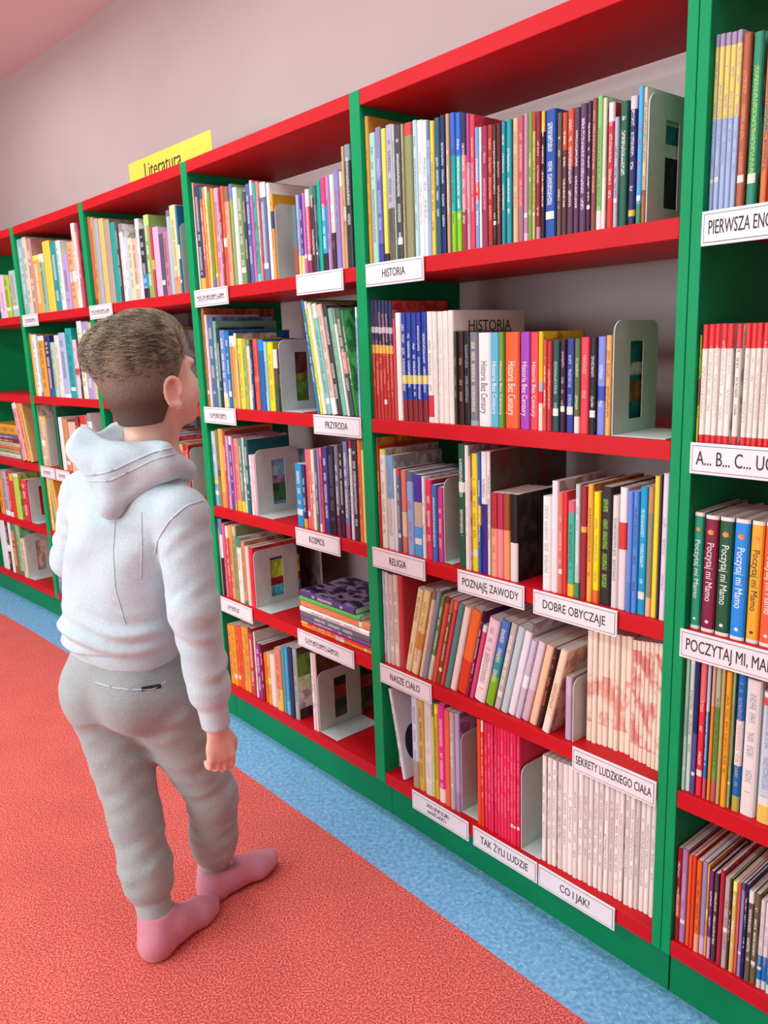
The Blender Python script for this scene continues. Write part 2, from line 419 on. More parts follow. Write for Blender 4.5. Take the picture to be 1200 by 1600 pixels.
# yellow paper sign standing on the top board
b = bays['1']
dd = 0.16
sA = find_s(b, 205, dd, TOP + 0.03)
pB = None
qa = bp(b, sA, dd, 0)
b2 = bays['2']; sB = find_s(b2, 333, dd, TOP + 0.03); qb = bp(b2, sB, dd, 0)
dv = qb - qa; wl_ = float(np.linalg.norm(dv)); dv /= wl_
mw = Matrix(((dv[0], -dv[1], 0, qa[0]), (dv[1], dv[0], 0, qa[1]), (0, 0, 1, TOP), (0, 0, 0, 1)))
za = find_z(b, 257, sA, dd) - TOP
ys = box('paper_sign', (0, 0, 0.0003), (wl_, 0.0015, za), 'yellow_card', mw=mw)
tag(ys, 'yellow paper sign reading Literatura on top of the bookcase', 'sign')
text_obj('lettering', 'Literatura', 0.082, 'ink', ys, Matrix(((1, 0, 0, wl_ * 0.20), (0, 0, -1, -0.0006), (0, 1, 0, za - 0.052), (0, 0, 0, 1))), 'LEFT', sx=0.9)

# ------------------------------------------------------------------ books: one line per book as read off the shelf fronts
# x0 x1 ytop colours(top to bottom) options;  S = a series: x0 x1 count ytop0 ytop1 colours|colours
BOOKS = '''
ROW 3 1 0.012
573 582 182 d9a03f t=8a5a20
583 591.5 208 a8dcd0
592 600 199 8a86b8:.35/6a68a8:.5/3d3f9a t=c0c8f0
601 607.5 201 dce05a:.93/30302a
608 618.5 195 b5acc8:.6/6a5a58
619 621 195 a8d8c0
621.5 630.5 195 4a4248 t=f0f0f0
631.5 635 194 b0b088
635.5 647 192 8f9465
649 655 188 b8dce8
656 663.5 188 f4f2ee t=c07878
664 670 188 dfeefa t=303868
670.5 674.5 189 9ab8e0
675 681 189 e8cf50
682 690 184 1f5a78 t=d8e8f0
690.5 697.5 180 252a55 t=e8e8f0
699 704 178 c0a080 t=f0e8d8
706 713.5 176 3a6ad0:.3/20b0b0:.4/8ad020
714 721.5 176 3a6ad0:.3/20b0b0:.4/8ad020
722 729.5 177 2c2450:.3/e87080:.4/a02848 t=f8e8f0
730 735.5 178 b04080:.35/c8a0b0
736 742.5 180 e84058 t=f8c0c0
743 749.5 199 78a0d0
750 753 199 f4f4f0
753.5 762.5 197 9a2850 t=e8a0b8
762.5 770 195 a83028 t=f0a890
770.5 775.5 195 4a3028
776 782.5 193 5a1a20 t=e0c0a0
784 790.5 190 1a98a8
791 798.5 187 2aa0a8 t=d8f0f0
801 809 185 e0b890 t=b06840
809.5 817.5 181 c05068:.7/a07080 t=f0b0b8
818 824 177 b890a8
824.5 831 175 7a9c48 t=d8e8a0
831.5 835.5 175 d0c070
837 844 174 8a1f35:.9/c090a8 t=f0c0c0
844.5 850 174 2a2030
850.5 866.5 171 1f50a8 t=e8f0f8 k
869 876 176 6a5048 t=e0d8c8
877 884 176 c05038:.3/5a3840
884.5 894.5 170 c85038:.45/5a3848 t=f0d8d8
895 903 168 5a3a58 t=e8d8e8
903.5 914 162 5c3a62 t=e8d8f0
915 921 158 4a2840
922 929 154 8a5048 t=e0b090
930 938 150 8cc878:.85/f0e8e0 t=3a6a38
938.5 944.5 153 d8d8c0:.6/f0e8e0
946.5 956 160 e0dce0:.15/c03040:.6/d83030 t=f8d0d0
956.5 963 183 b0b8d0
964.5 977 158 1f6048 t=e8f0e8
979.5 990 150 e8d0d8:.1/2a2a60:.78/d8c040:.05/2a2a60 t=e0e0f0
992 1000 135 4ab0e8
1000.5 1006.5 136 d8c8a8:.75/b06838 c=d8dcd8:.24/2a8098:.14/e0e4dc:.10/30302c D=.24
ROW 3 2 0.010
S 579 617 7 469 470 2a3060:.22/c8c8d0:.05/2a3060:.10/e8c04a:.07/c03530 t=e8a080
617.5 621 484 d05060
621.5 629.5 489 f4efe8
S 630 669 5 489 488 2040a0:.57/e0d468:.08/2040a0:.15/8a2530 t=f0f0f8
669.5 678 487 f0ece4:.75/d83040:.2/f0ece4
S 678 702 3 487 486 f0ece4 t=c8d0c8
702 710 485 f0ece4 t=c8d0c8 D=.25 n=HISTORIA
710.5 716 518 3a4030 t=b0a080
716.5 725 518 3a1a18 t=d0a080
725.5 734.5 518 1a1c22 t=a0a8b0
734.5 747 519 7a7c88
747.5 766 520 f2f0ee h=505058
766.5 779 520 60b8d8 h=f0f8fc
779.5 788 519 6aa030 h=f4f8e8
788.5 810 519 f06030 h=fbeee8
812 827 519 a040b8 h=f6e6fa
828 840 519 f04850 h=fce8e8
840.5 847.5 518 e8c820:.5/b0b8c8:.1/e03040:.12/f0d8d0
848 853 531 d05040
853.5 861 533 b83038 t=f0b090
862 872.5 532 1f5050 t=a8d0c8 k
874 882 531 3a1a38 t=d0a8c0 k
883.5 895 529 2f3f90 t=b0c0f0 k
895.5 904.5 529 5a7040:.82/e8e0d8 t=d8e8a0
905 918 527 e04050 t=f4b0b0
919 930 527 1c1a1a t=d0d0d0 k
931 943.5 526 8090e0:.5/3a50b8:.15/8090e0 t=d8e0fc
944 952.5 524 f0b060 c=0f5a58:.28/d8d8d0:.13/0f5a58:.05/a86838:.22/0f5a58:.18/c8d0c8:.05/0f5a58 D=.15
ROW 3 3 0.012
586 590.5 684 e8b83a
591 596 696 d84028:.25/f0a040:.2/d84028
597 606 702 d8e060:.05/f0ece0 t=909890
607 617.5 712 7ab0d8:.45/e0e8e8
618 622 733 f0f0f0
622.5 628 732 5a7090
629 636.5 735 e88070:.5/f0d0b0:.3/e08060
637.5 647 737 90b8e8
647.5 660.5 742 4a3aa0:.33/c8b8a0:.3/50a8e0
661 666 745 f4f0f0
667 675.5 750 e83860
676 684.5 758 3a78c0 t=e8f0f8
685 693.5 762 d04090 D=.2
717.5 727 694 1f5a40:.3/d8e8d8:.08/1f5a40 D=.27
727.5 733.5 696 f0f0ec t=c0c0c0
734 737 697 f0c8d0
737.5 747 709 f0e030
747.5 752 706 2a60b8
752.5 761.5 706 eceaf0:.42/3a2a90 t=202048
762 766.5 706 e8e4dc p=5a584e,7a3030 D=.28
767 776.5 770 b03038:.42/f0a880
777 786 771 c03060:.42/f090a0
786.5 796 772 a05020:.42/f0a060
796.5 808 773 181414:.55/e8e4e0 z=1 p=100c0c,40302c D=.19
846.5 860 776 f2f2f0 t=a0a0a8
860.5 870.5 752 f4e8e8
871 878 769 e07060 t=f8c8b8
878.5 884.5 768 e83038
885 896 783 e0607a:.12/40b898:.75/f0c830
896.5 904 757 c0ccd0
905 914 760 a02830:.35/e8b050:.05/a02830
915 923.5 757 f0b040
924.5 934 769 f8e810:.88/e07030
935 951.5 761 2a2424 t=90d050
953 963 775 e0dcd8
963.5 975.5 762 f0ecec:.28/d83a30:.22/e8e0e4
976 984 768 6a90e0:.75/5088d8
984.5 993 768 5090e0
994 1006 761 10a0d0 t=c8f0f8
1006.5 1015 761 c09060:.2/909070:.65/e8b898
1015.5 1024 744 f0e040
1024.6 1027.4 742 2a2048
1028 1037.5 740 e8dcec t=a890a8
ROW 3 4 0.014
594.5 604 892 ece8ec:.9/f0a8a8
604.5 610 894 dcd8e4
610.5 617 898 d8ccc0 t=a89898
617.5 624.5 898 e8d8c8
625.5 632 899 c84048
632.5 641 912 e8d8a8 t=b04828 L=24
641.5 651 914 ecd888:.5/d89848:.2/ecd8a8 L=24 p=d8a848,e8d8b8
654 659.5 914 e0c8b0 L=24
660 666.5 914 8098a8 L=24
667 673 923 608a50:.7/d8d8b8 L=24
674 680.5 924 e05040 L=23
681 686.5 928 7a5a40 L=24
687 692.5 930 d84a4a L=24
693 701 935 5a8a88 L=25
702 711 940 f0e0d8 L=25
712.5 727.5 944 f07030:.6/e04020 L=26
728 732 946 6a2060 L=27
732.5 738.5 970 e0507a L=26
739 755 958 f0d0dc:.5/f4e8ec L=26
757 769 960 4a80d0:.4/30a0a0:.25/80c020 L=26
771 780 964 c8c0b8 L=28
781 791 970 c0d8e0 L=30
792 802.5 963 f0eef4 L=34
803 812.5 993 d0c8dc L=34
813 824 995 e0d4e0:.6/d8b8c8 L=35
825 836.5 1000 f0c8a0 L=32
837 843.5 1006 3a2020 t=d86050 L=32
844.5 861 1006 f0d8b8:.8/f4e8d8 L=31 d=.004 p=e8d0b0,a06058
876 890 1056 d8b8cc:.3/c8a8c8 D=.15
S 914.6 983 8 985 996 fdeedb q=e88878:.18:.62 b=1160
S 983 1029 7 1000 1006 fbe8d6 q=dc5050:.12:.92 b=1188
ROW 3 5 0.012
616 625.5 1092 e8e0e4 L=-14 d=.05
629 634 1085 e8f0f0 L=-20 v=1 D=.2
645.5 655 1089 d8dcf0:.7/b0a080 t=8088a8
655.5 664 1093 d8b850
664.5 677 1097 e4e0dc t=c0c8c0
677.2 680 1098 c8e060
680.5 686 1100 e8b840
686.5 695.5 1101 f030a0
696 703.5 1110 f07040
704 711.5 1113 c0b8b8
712 720 1115 c0a8d8:.8/a890c0 p=8a6a98,c8b8d0 D=.2
746 752 1124 f05030
752.5 757 1126 f04830
S 757.5 812 11 1128 1148 f03060|e8305a|f2386a t=f890a8
S 846 1020 22 1180 1252 fbf7f0|f2ece6|fffcf6|e4ddd6|f8f2ec t=a88880 b=0 gap
ROW 4 1 0.012
S 1103.6 1147 5 56 46 a898b8:.07/ecd478:.40/a8c0e4 t=8098c0
1147.5 1160 51 b06040 t=d89070
1163 1179 49 2a9070 t=b0e048
1184.6 1196 57 d87848:.4/a09070:.15/d87848
1197 1206 58 c03020
1207 1220 57 5080b0
S 1224 1420 9 58 40 b04058|f0e8e0|3a5a90|e8c058|6a9a58|e8e4ec|8a3040|d8a878|4a88a8|f0a050|c8c8d0 hid
ROW 4 2 0.008
1086 1089.5 524 a0c030:.4/b04050:.25/d8d830
S 1090 1137.5 5 507 506 e83038:.2/f8f4ea:.73/e03038 t=b8b0b0
1141 1150.5 506 e83038:.2/f0ebe0:.73/e03038
S 1155 1209 6 505 504 e83038:.2/f0ebe0:.73/e03038 t=b8b0b0
S 1212 1400 11 504 500 b04058|f0e8e0|3a5a90|e8c058|6a9a58|e8e4ec|8a3040|d8a878|4a88a8|f0a050|c8c8d0 hid
ROW 4 3 0.012
1071 1091.5 801 f0ece4:.03/1f9a78:.94/f0ece4 m=f0f4f0 hard
1093 1113.5 806 f0ece4:.03/801a40:.94/f0ece4 m=f4e8ec hard
1115 1136.5 809 f0ece4:.03/155a38:.94/f0ece4 m=f0f4f0 hard
1138 1160.5 812 f0ece4:.03/2090e8:.94/f0ece4 m=f0f8ff hard
1163 1182.5 815 f0ece4:.03/f0b030:.94/f0ece4 m=3a2818 hard
1184 1206 818 f0ece4:.03/f06038:.94/f0ece4 m=fff0e8 hard
S 1210 1400 9 822 850 b04058|f0e8e0|3a5a90|e8c058|6a9a58|e8e4ec|8a3040|d8a878|4a88a8|f0a050|c8c8d0 hid
ROW 4 4 0.012
1058 1061.5 1018 e8e0a0
1062 1069.5 1020 a8d0c0:.4/88b8b0:.2/b0dcd0
1070 1077 1020 c8e4dc
1077.5 1084 1028 1a2868:.55/5a50a0
1085 1095 1032 e87068:.3/e83040 t=f8d8c8
1096 1101 1036 c0c8e0:.35/1880d0:.5/e05070
1103 1108 1038 e0a890:.3/e89030
1108.5 1116.5 1040 b0c0a0:.3/70a040:.55/c06060
1117 1122.5 1042 c0b070
1123.5 1133.5 1050 f0a828 t=704818
1134 1138.5 1050 90b880
1141 1152.5 1047 0f70c0:.35/f0e0dc:.32/1070b8:.22/c0b040 t=b0a0a0
1154 1177 1063 eae6e2 t=9890a8
1180 1202 1084 f0ece8:.04/e85048:.06/c8d8e0:.73/f0c860 t=7890b8
1203 1219 1088 8898b8
ROW 4 5 0.010
1052 1059 1326 b01820:.5/e86038:.25/a02028
1059.5 1068.5 1328 b080b0 t=d8b8d8
1070 1075 1337 f06830
1075.5 1081 1338 e84830
1082 1090 1346 e87020:.8/f0b088
1090.5 1098.5 1348 9a90c0:.8/d8b8d8
1099 1102 1352 f0b848
1102.5 1108 1362 7a3080:.75/d8a0d0
1109 1116 1366 4a4448
1117.5 1124 1361 b82840
1125 1133 1372 b8b0a8
1134 1136.5 1374 3a3034
1137 1144.5 1379 e0c060
1145 1149.5 1380 e06060
1150 1155.5 1381 9890c0
1156 1160 1383 2a2060
1161 1169.5 1393 6a6050
1170 1178 1398 706848
S 1180 1210 4 1407 1420 e8dce0:.62/1878c0:.28/d0e0e0 t=b0a8b0
ROW 2 1 0.012
303.5 306.5 344 4090d0
308 314 286 e8b0a8:.5/f0e0d8
314.5 321 291 3a4458:.88/e8c040
322 326 292 d06858
326.5 329.8 293 f0a030
330 333 292 f0e0a0
333.5 338 303 7a9a30:.9/5080c0
339 343 294 f0a038
343.5 350 294 d8a8c8
350.5 353.8 300 a03028
354 358.8 291 e06040
359 365 292 f0b090
367 371.5 288 6888c8:.15/90b060
372 378 293 e0e4e0
378.5 386 295 7a9868 p=e8e8e0,7a9868 t=e8ece0
386.7 391.3 300 3a4048
392 398 288 5a68b0
398.5 402 282 e070b0
402.5 407.8 286 40a8a0
408 412 284 e09088
413 421.5 285 6878a0
423.5 428.3 286 f4f0ec D=.24
428.7 434.6 303 f0b030:.2/2a4880:.2/f0a850 D=.17 p=e8a830,c8a028
460 467 321 5a7a80:.6/a05050 p=8a9aa0,405058
467.5 472.5 305 9ab8e0:.75/e8d880
473 476.7 306 5a2890:.75/f0e8a0
477 481 302 c070c0
481.5 488 296 f0e0e4:.2/d84058:.5/a03050
489 495.3 292 30303a
495.6 498.5 290 5a7078 t=e0e8e8
500 505.6 283 10b098
506 513 277.6 e83880:.3/30a8d8:.5/2a2028
513.5 519 276 b888c0
520 526.5 273 f0ece4:.6/3a2028
527 534 266 8a88c8
535 540 268 f0a090
540.3 543.7 229 c8b080
544.4 553 226 8898a8:.13/2a3038 t=e8ecf0
ROW 2 2 0.012
320.5 324 482 c8c040 D=.27
324.3 329 482 c86840 D=.28
329.3 333 492 e8eef4
333.3 341 496 5070a0 D=.25
341.3 345.5 502 80b898 D=.24
345.8 350 512 1a2848
350.3 358 516 6890c8:.85/e8e0a0
358.3 364 517.5 1878c0 D=.24
364.5 372 525 f0a838
372.3 376.5 521 d8cc98
377 384 529 f0e040
385 390 530 a8b860
390.5 395.5 531 f0e8c8
396 399.8 531 284078
400 407 530 e85848
408 416 531 1068b0
417 422 534 a8d0d0
422.5 430.6 535 f0e020
431 439.5 546 e8e4e8:.3/5a4850:.3/3a5040 c=5a3028:.4/8a9a30:.15/507030:.28/7a5030 D=.17
496 500 468 2080c0 L=-20
500.3 504 470 d8e040 L=-20
504.3 511 472 f0f0d8 t=d8c040 L=-20
511.3 518.3 473 80c8c0 L=-19
518.7 526.5 474 f0c8b8 L=-19
527 534.5 476 3a3a40 L=-18
535 542 480 78c0a8 L=-17
542.5 546.5 480 e8ece0 L=-16
547 554.5 481 506858:.4/e89090:.2/405050 L=-15
554.8 559 481 3a8a48 L=-9
560.8 564 480 a0c8e8
ROW 2 3 0.012
335.5 343 674 c0d8e8:.6/e0d080:.1/80b0d8
344 347.8 672 8a8840
348 355 670.5 f0b858:.8/f09060
355.3 358.8 674 c05048
359 363.8 681 d0a8d8
364 368 682 6a4098
368.3 370.5 683 e888c0
370.8 378 685.7 f09880:.85/f0c030
379 384 685 609080:.85/e8e040
384.5 387.3 684 d0e0d8
387.7 393 687 1a6068
394 398 711 f0e0d8
398.5 402.5 711 f0b8c8 c=80b8e0:.38/b8a0c8:.13/2f5a3a:.3/70b8d0 D=.2
465 475 725 2098d8:.72/e8f4f8:.06/2098d8
475.5 481 726 3a2860:.85/f0b030
482 487 703 f07078
487.3 490 703 e88878
490.3 495.5 703 f0e8e8 t=303030
496 500 704 5a6a60
500.3 504 702.5 a878c8
504.3 508 701 d86068
508.3 516 699 3a3a90 t=f0f0f8
516.5 526 697 1c1a28 t=706888
527 533 696 7a7890:.7/6a2850
534 540 695 2a2438
540.6 547.5 690 8088b0:.85/c84878
548 549.8 690 2a3a58
550 554 689 f0f0f4
554.4 562.3 689 3a2840
563 568.5 687.5 f08040
569 573 687 f0e890
ROW 2 4 0.012
343 349.5 810.5 a868a8:.12/f0c0c8:.4/e0a0c0
349.8 353.6 811 6090c8:.2/f0e8f0:.3/2a2030
354 358.5 818 e86878
358.8 363 822 d85060
363.6 369 821 e8a050:.3/d8a060
369.3 374.6 822 90a070
375 381.6 840 f4ecdc
382 387.4 846 c89868
388 393 854 f0d0cc
394 399.5 856 e02838 c=b03030:.14/30508a:.13/a0c838:.3/c83038:.13/40a0b8:.18/b04040 D=.19
ROW 2 5 0.012
355.5 360 978 3a2848
361 367 976 f0a030
367.3 373 977 f0a838
373.7 378 978 f06838
378.3 382.5 979 f05a30
383 388 979 f0a848
388.3 393 980 f0a040
394 400 982 c04048
402 404 987.6 f0ece0
404.5 410.5 1005.5 a03090
411 415.3 1008 8a2030
416 420.8 1020.7 f07820 D=.14
421 424.6 1021 f0b848 D=.14
425 432.8 1023 f0dcd4 D=.14
433.3 443 1014 e08868:.65/f0c060
444 448.8 1012 40a0a8
449 454 1011 30a8d8:.8/68c0e0
455.5 461 1012 283058
462 468 1013 a0b0a8 c=503838:.1/7ab040:.3/c8e8a0:.2/f0f4f0:.25/302830 D=.26
490.5 494 1020.6 f0e8ec D=.26
494.3 499 1022 f0d0c8 c=5a3428:.3/303838:.2/8a3828:.15/405048:.2/5a4030 D=.28
ROW 1 1 0.012
144 153 339 f06040
153.5 158 340 c0a060
158.5 164 342 a8b0c8
165 172 342 e0c070
173 181 344 b0a090
182 190 348 20a098
190.3 193.5 350 4a3840
195 200 350 f0f0ec
200.5 206.7 371 c0ccd8
207 213 372 d8dcb0
213.3 220 373 e8b8a8
220.5 225 342 f4f0f4
225.6 233.6 358 2a3038:.65/3090c0:.2/2a2838
234 241.5 336 90b060 D=.26
241.8 245 355 c04048
246 254 355 e8b8d8
255 260.5 366 5a5078
261 268.5 362 b88090
269 273.7 329 b0c8d8 D=.26
274.3 283.5 321 e8dca0:.8/f0a070
284 287.5 321 3078a8
ROW 1 2 0.012
161 168 500 f0e8ec
168.5 174 502 b04058
175 182 500 2a2428
182.5 190 502 e8e4e0
S 194 272 11 506 518 b04058|f0e8e0|3a5a90|e8c058|6a9a58|e8e4ec|8a3040|d8a878|4a88a8|f0a050|c8c8d0 hid
ROW 1 3 0.012
S 186 276 12 640 684 b04058|f0e8e0|3a5a90|e8c058|6a9a58|e8e4ec|8a3040|d8a878|4a88a8|f0a050|c8c8d0 hid
280 286 700 f0a050 D=.2
286.5 291 690 e8b070 D=.24
291.5 297 694 e85848
297.3 301.5 696 d84038:.8/303040 D=.2
ROW 1 4 0.012
S 188 330 19 752 832 b04058|f0e8e0|3a5a90|e8c058|6a9a58|e8e4ec|8a3040|d8a878|4a88a8|f0a050|c8c8d0 hid
ROW 1 5 0.012
S 206 345 18 874 964 b04058|f0e8e0|3a5a90|e8c058|6a9a58|e8e4ec|8a3040|d8a878|4a88a8|f0a050|c8c8d0 hid
ROW 0 1 0.012
34 38.5 375 d8e8d0
39 46 374 88b8c8
46.7 52.5 371 e0d0b8
53 59.5 373 c09088
60 69 399.5 f0a848
69.5 76 397 90b8a0
76.5 87.5 377 f0d050
88.7 97 378 2898a0
97.5 104 376 d8ecdc
104.5 112.6 396.6 b8a0d0
113.7 122.5 378.5 f0a878
123 128.5 349 f8e8e0
129 133 349 c05868
ROW 0 2 0.012
50.5 58.6 521.5 f0b040
59 65 523 f0f0f0
65.3 67.5 523 b0d8c8
68 77 525 f0a040
78 86 525 283068
87 93 535 a8d8b0
94 100.5 524 f0e0e0
101 110.5 520 a8c0e0
111.7 121 513 20a8a8 D=.26
121.6 127.4 531 f0c8d8
128 130.5 531 382848
131 138 502 e0e8c0
138.5 148.4 503 a8a0d0
149 154.5 504 f0c0a0
ROW 0 3 0.012
56.5 60 633 d8ccb8
60.3 66.6 650.7 e0d8e0
68 73 650 d8c0a0
73.5 78.6 651 c8a888
92.5 96.5 636 186848 D=.26
99 104 652 f0e8e8
105 112 655 c89060
113 124 660 f0c0b0
126 130 652 a03030
133 143 650 e8d8b8
145 151 646 f0f0f0
ROW 0 4 0.012
77 81 746 e06038
81.5 86 747 f0d060 L=-6
86.5 91.5 748 a8d0c0 L=-6
92 97 750 f0b040 L=-6
ROW 0 5 0.012
89.5 93 880 c088b8
93.5 97 882 5880b0
97.5 102 884 b04060
102.5 107 886 f0e8e8
ROW m1 1 0.012
2 5 430 c8b8e0
5.5 11 430 e8c8e0
11.5 20 431 b0c840
20.5 31 423 a8c8c8
ROW m1 3 0.012
36 42 622 e0a0b0 L=-8 D=.2
42.5 47.5 624 e09048 L=-8 D=.2
48 52 624 d8b070 L=-8 D=.2
ROW m1 4 0.012
2 8 735 e09838
9 16 736 b0b0c8
17 21 738 c83030
21.5 26 740 d83828
27 35 740 b8d858 D=.24
40 47 750 d82840
ROW m1 5 0.012
6 15 812 e0e8ec
16 20 814 3a2828
20.5 24 816 f0e8e4
24.5 31 818 9a6040
32 38 820 88c890 D=.26
38.5 44 842 e8c8b0 D=.15
'''
SHELFNAME = {('3', 1): 'the HISTORIA shelf', ('3', 2): 'the shelf below HISTORIA', ('3', 3): 'the DOBRE OBYCZAJE shelf', ('3', 4): 'the NASZE CIAŁO shelf', ('3', 5): 'the CO I JAK shelf',
             ('4', 1): 'the PIERWSZA shelf', ('4', 2): 'the A... B... C... shelf', ('4', 3): 'the POCZYTAJ MI shelf', ('4', 4): 'the shelf below POCZYTAJ MI', ('4', 5): 'the bottom shelf beside CO I JAK',
             ('2', 1): 'the shelf with the blank sign', ('2', 2): 'the PRZYRODA shelf', ('2', 3): 'the KOSMOS shelf', ('2', 4): 'the shelf below KOSMOS', ('2', 5): 'the lowest shelf below KOSMOS',
             ('1', 4): 'the shelf behind the boy\'s back', ('1', 5): 'the shelf behind the boy\'s hips', ('1', 1): 'the top shelf above the boy', ('1', 2): 'the shelf behind the boy\'s head', ('1', 3): 'the shelf at the boy\'s collar',
             ('0', 1): 'the far top shelf', ('0', 2): 'the far second shelf', ('0', 3): 'the far third shelf', ('0', 4): 'the far fourth shelf', ('0', 5): 'the far bottom shelf',
             ('m1', 1): 'the farthest top shelf', ('m1', 3): 'the farthest third shelf', ('m1', 4): 'the farthest fourth shelf', ('m1', 5): 'the farthest bottom shelf'}
PAL = [('white', 'f0eeea'), ('cream', 'ece0c0'), ('pale grey', 'c8ccce'), ('grey', '8a8c90'), ('black', '1c1a20'), ('dark brown', '4a3028'), ('brown', '8a5a40'), ('tan', 'c8a878'),
       ('red', 'd82c34'), ('dark red', '8a1f2a'), ('salmon', 'e88a78'), ('pink', 'f0b8c8'), ('hot pink', 'ee3a80'), ('magenta', 'a83088'), ('purple', '5c3a70'), ('lilac', 'b8a0cc'),
       ('navy', '252a58'), ('blue', '2a60b0'), ('sky blue', '50a8e0'), ('pale blue', 'b4cce4'), ('teal', '209898'), ('mint', 'a8d8c4'), ('green', '4a9040'), ('dark green', '1f5a40'),
       ('olive', '8f9060'), ('lime', 'c0d850'), ('yellow', 'f0d840'), ('orange', 'f08a30'), ('amber', 'e8b848'), ('orange red', 'e85838'), ('slate', '60748c'), ('peach', 'f0c0a0')]
PALV = np.array([[int(h[i:i + 2], 16) for i in (0, 2, 4)] for _, h in PAL], float)
def colname(h):
    v = np.array([int(h[i:i + 2], 16) for i in (0, 2, 4)], float)
    return PAL[int(np.argmin(((PALV - v) ** 2).sum(1)))][0]
def ordinal(i):
    return '%d%s' % (i, 'th' if 10 <= i % 100 <= 20 else {1: 'st', 2: 'nd', 3: 'rd'}.get(i % 10, 'th'))

class Bk: pass
allbooks = []
def parse():
    row = None
    for line in BOOKS.strip().split('\n'):
        tk = line.split()
        if tk[0] == 'ROW':
            row = (tk[1], int(tk[2]), float(tk[3])); continue
        if tk[0] == 'S':
            x0, x1, cnt, ya, yb = float(tk[1]), float(tk[2]), int(tk[3]), float(tk[4]), float(tk[5])
            segs = tk[6].split('|'); opts = tk[7:]
            for i in range(cnt):
                f0, f1 = i / cnt, (i + 1) / cnt
                yield row, x0 + (x1 - x0) * f0, x0 + (x1 - x0) * f1 - 0.15, ya + (yb - ya) * (f0 + f1) / 2, segs[i % len(segs)], opts, True
        else:
            yield row, float(tk[0]), float(tk[1]), float(tk[2]), tk[3], tk[4:], False
cnt_row = {}
for row, x0, x1, yt, segs, opts, ser in parse():
    o = {}
    for t in opts:
        if '=' in t: a, v_ = t.split('=', 1); o[a] = v_
        else: o[t] = '1'
    q = Bk(); q.bk, q.lv = row[0], row[1]; b = bays[q.bk]; q.b = b
    z = LV[q.lv]
    dd = float(o.get('d', row[2]))
    if 'b' in o:
        if o['b'] == '0':                     # the white series: bottoms read off as a line
            f = (x0 - 846) / (1020 - 846); yb = 1346 + (1438 - 1346) * f
        elif o['b'] == '1160': yb = 1158 + (x0 - 914.6) / 68.4 * 24
        else: yb = 1184 + (x0 - 983) / 46 * 24
        P = at_z((x0 + x1) / 2, yb, z)
        dd = float(np.clip((P[:2] - b.A) @ b.n, 0.004, 0.1))
    dd += random.uniform(-0.002, 0.003)
    q.dd = max(0.002, dd)
    s0, s1 = find_s(b, x0, q.dd, z), find_s(b, x1, q.dd, z)
    s0 = max(s0, b.x0 + 0.0015); s1 = min(s1, b.x1 - 0.0015)
    sm = (s0 + s1) / 2
    zt = find_z(b, yt, sm, q.dd)
    ceil_z = (LV[q.lv - 1] if q.lv > 1 else TOP) - TH
    h = min(zt - z, ceil_z - z - 0.006)
    if ser: h += random.uniform(-0.0008, 0.0008)
    q.ang = 0.0
    if 'L' in o:
        xt = proj(bp(b, sm, q.dd, z + h))[0] + float(o['L'])
        st = find_s(b, xt, q.dd, z + h)
        q.ang = math.atan2(st - sm, h)
        h = h / math.cos(q.ang) - abs(math.sin(q.ang)) * (s1 - s0) * 0.7
    if 'gap' in o: s1 -= (s1 - s0) * random.choice([0, 0, .04, .08, .22])
    q.w = max(0.0025, (s1 - s0) * math.cos(q.ang) - 0.0004); q.h = h; q.s0, q.s1 = s0, s1
    q.dep = float(o.get('D', 0)) or min(0.29, max(0.13, h * random.uniform(0.66, 0.76)))
    q.dep = min(q.dep, DEPTH - q.dd - 0.004, ceil_z and 1)
    parts = []
    for sg in segs.split('/'):
        c, _, f = sg.partition(':'); parts.append([c, float(f) if f else None])
    rest = 1 - sum(p[1] for p in parts if p[1]); nn = sum(1 for p in parts if p[1] is None)
    for p in parts:
        if p[1] is None: p[1] = max(0.02, rest / max(1, nn))
    q.segs = parts; q.o = o
    q.main = max(parts, key=lambda p: p[1])[0]
    q.area = (x1 - x0) * (proj(bp(b, sm, q.dd, z))[1] - yt)
    q.xm = (x0 + x1) / 2
    if 'hid' in o: q.area = 0
    if any(k_ in o for k_ in ('v', 'n', 'h', 'm')): q.area += 5000
    cnt_row.setdefault((q.bk, q.lv), []).append(q)
    allbooks.append(q)
for kx, L_ in cnt_row.items():
    for i, q in enumerate(sorted(L_, key=lambda t: t.xm)): q.idx = i + 1

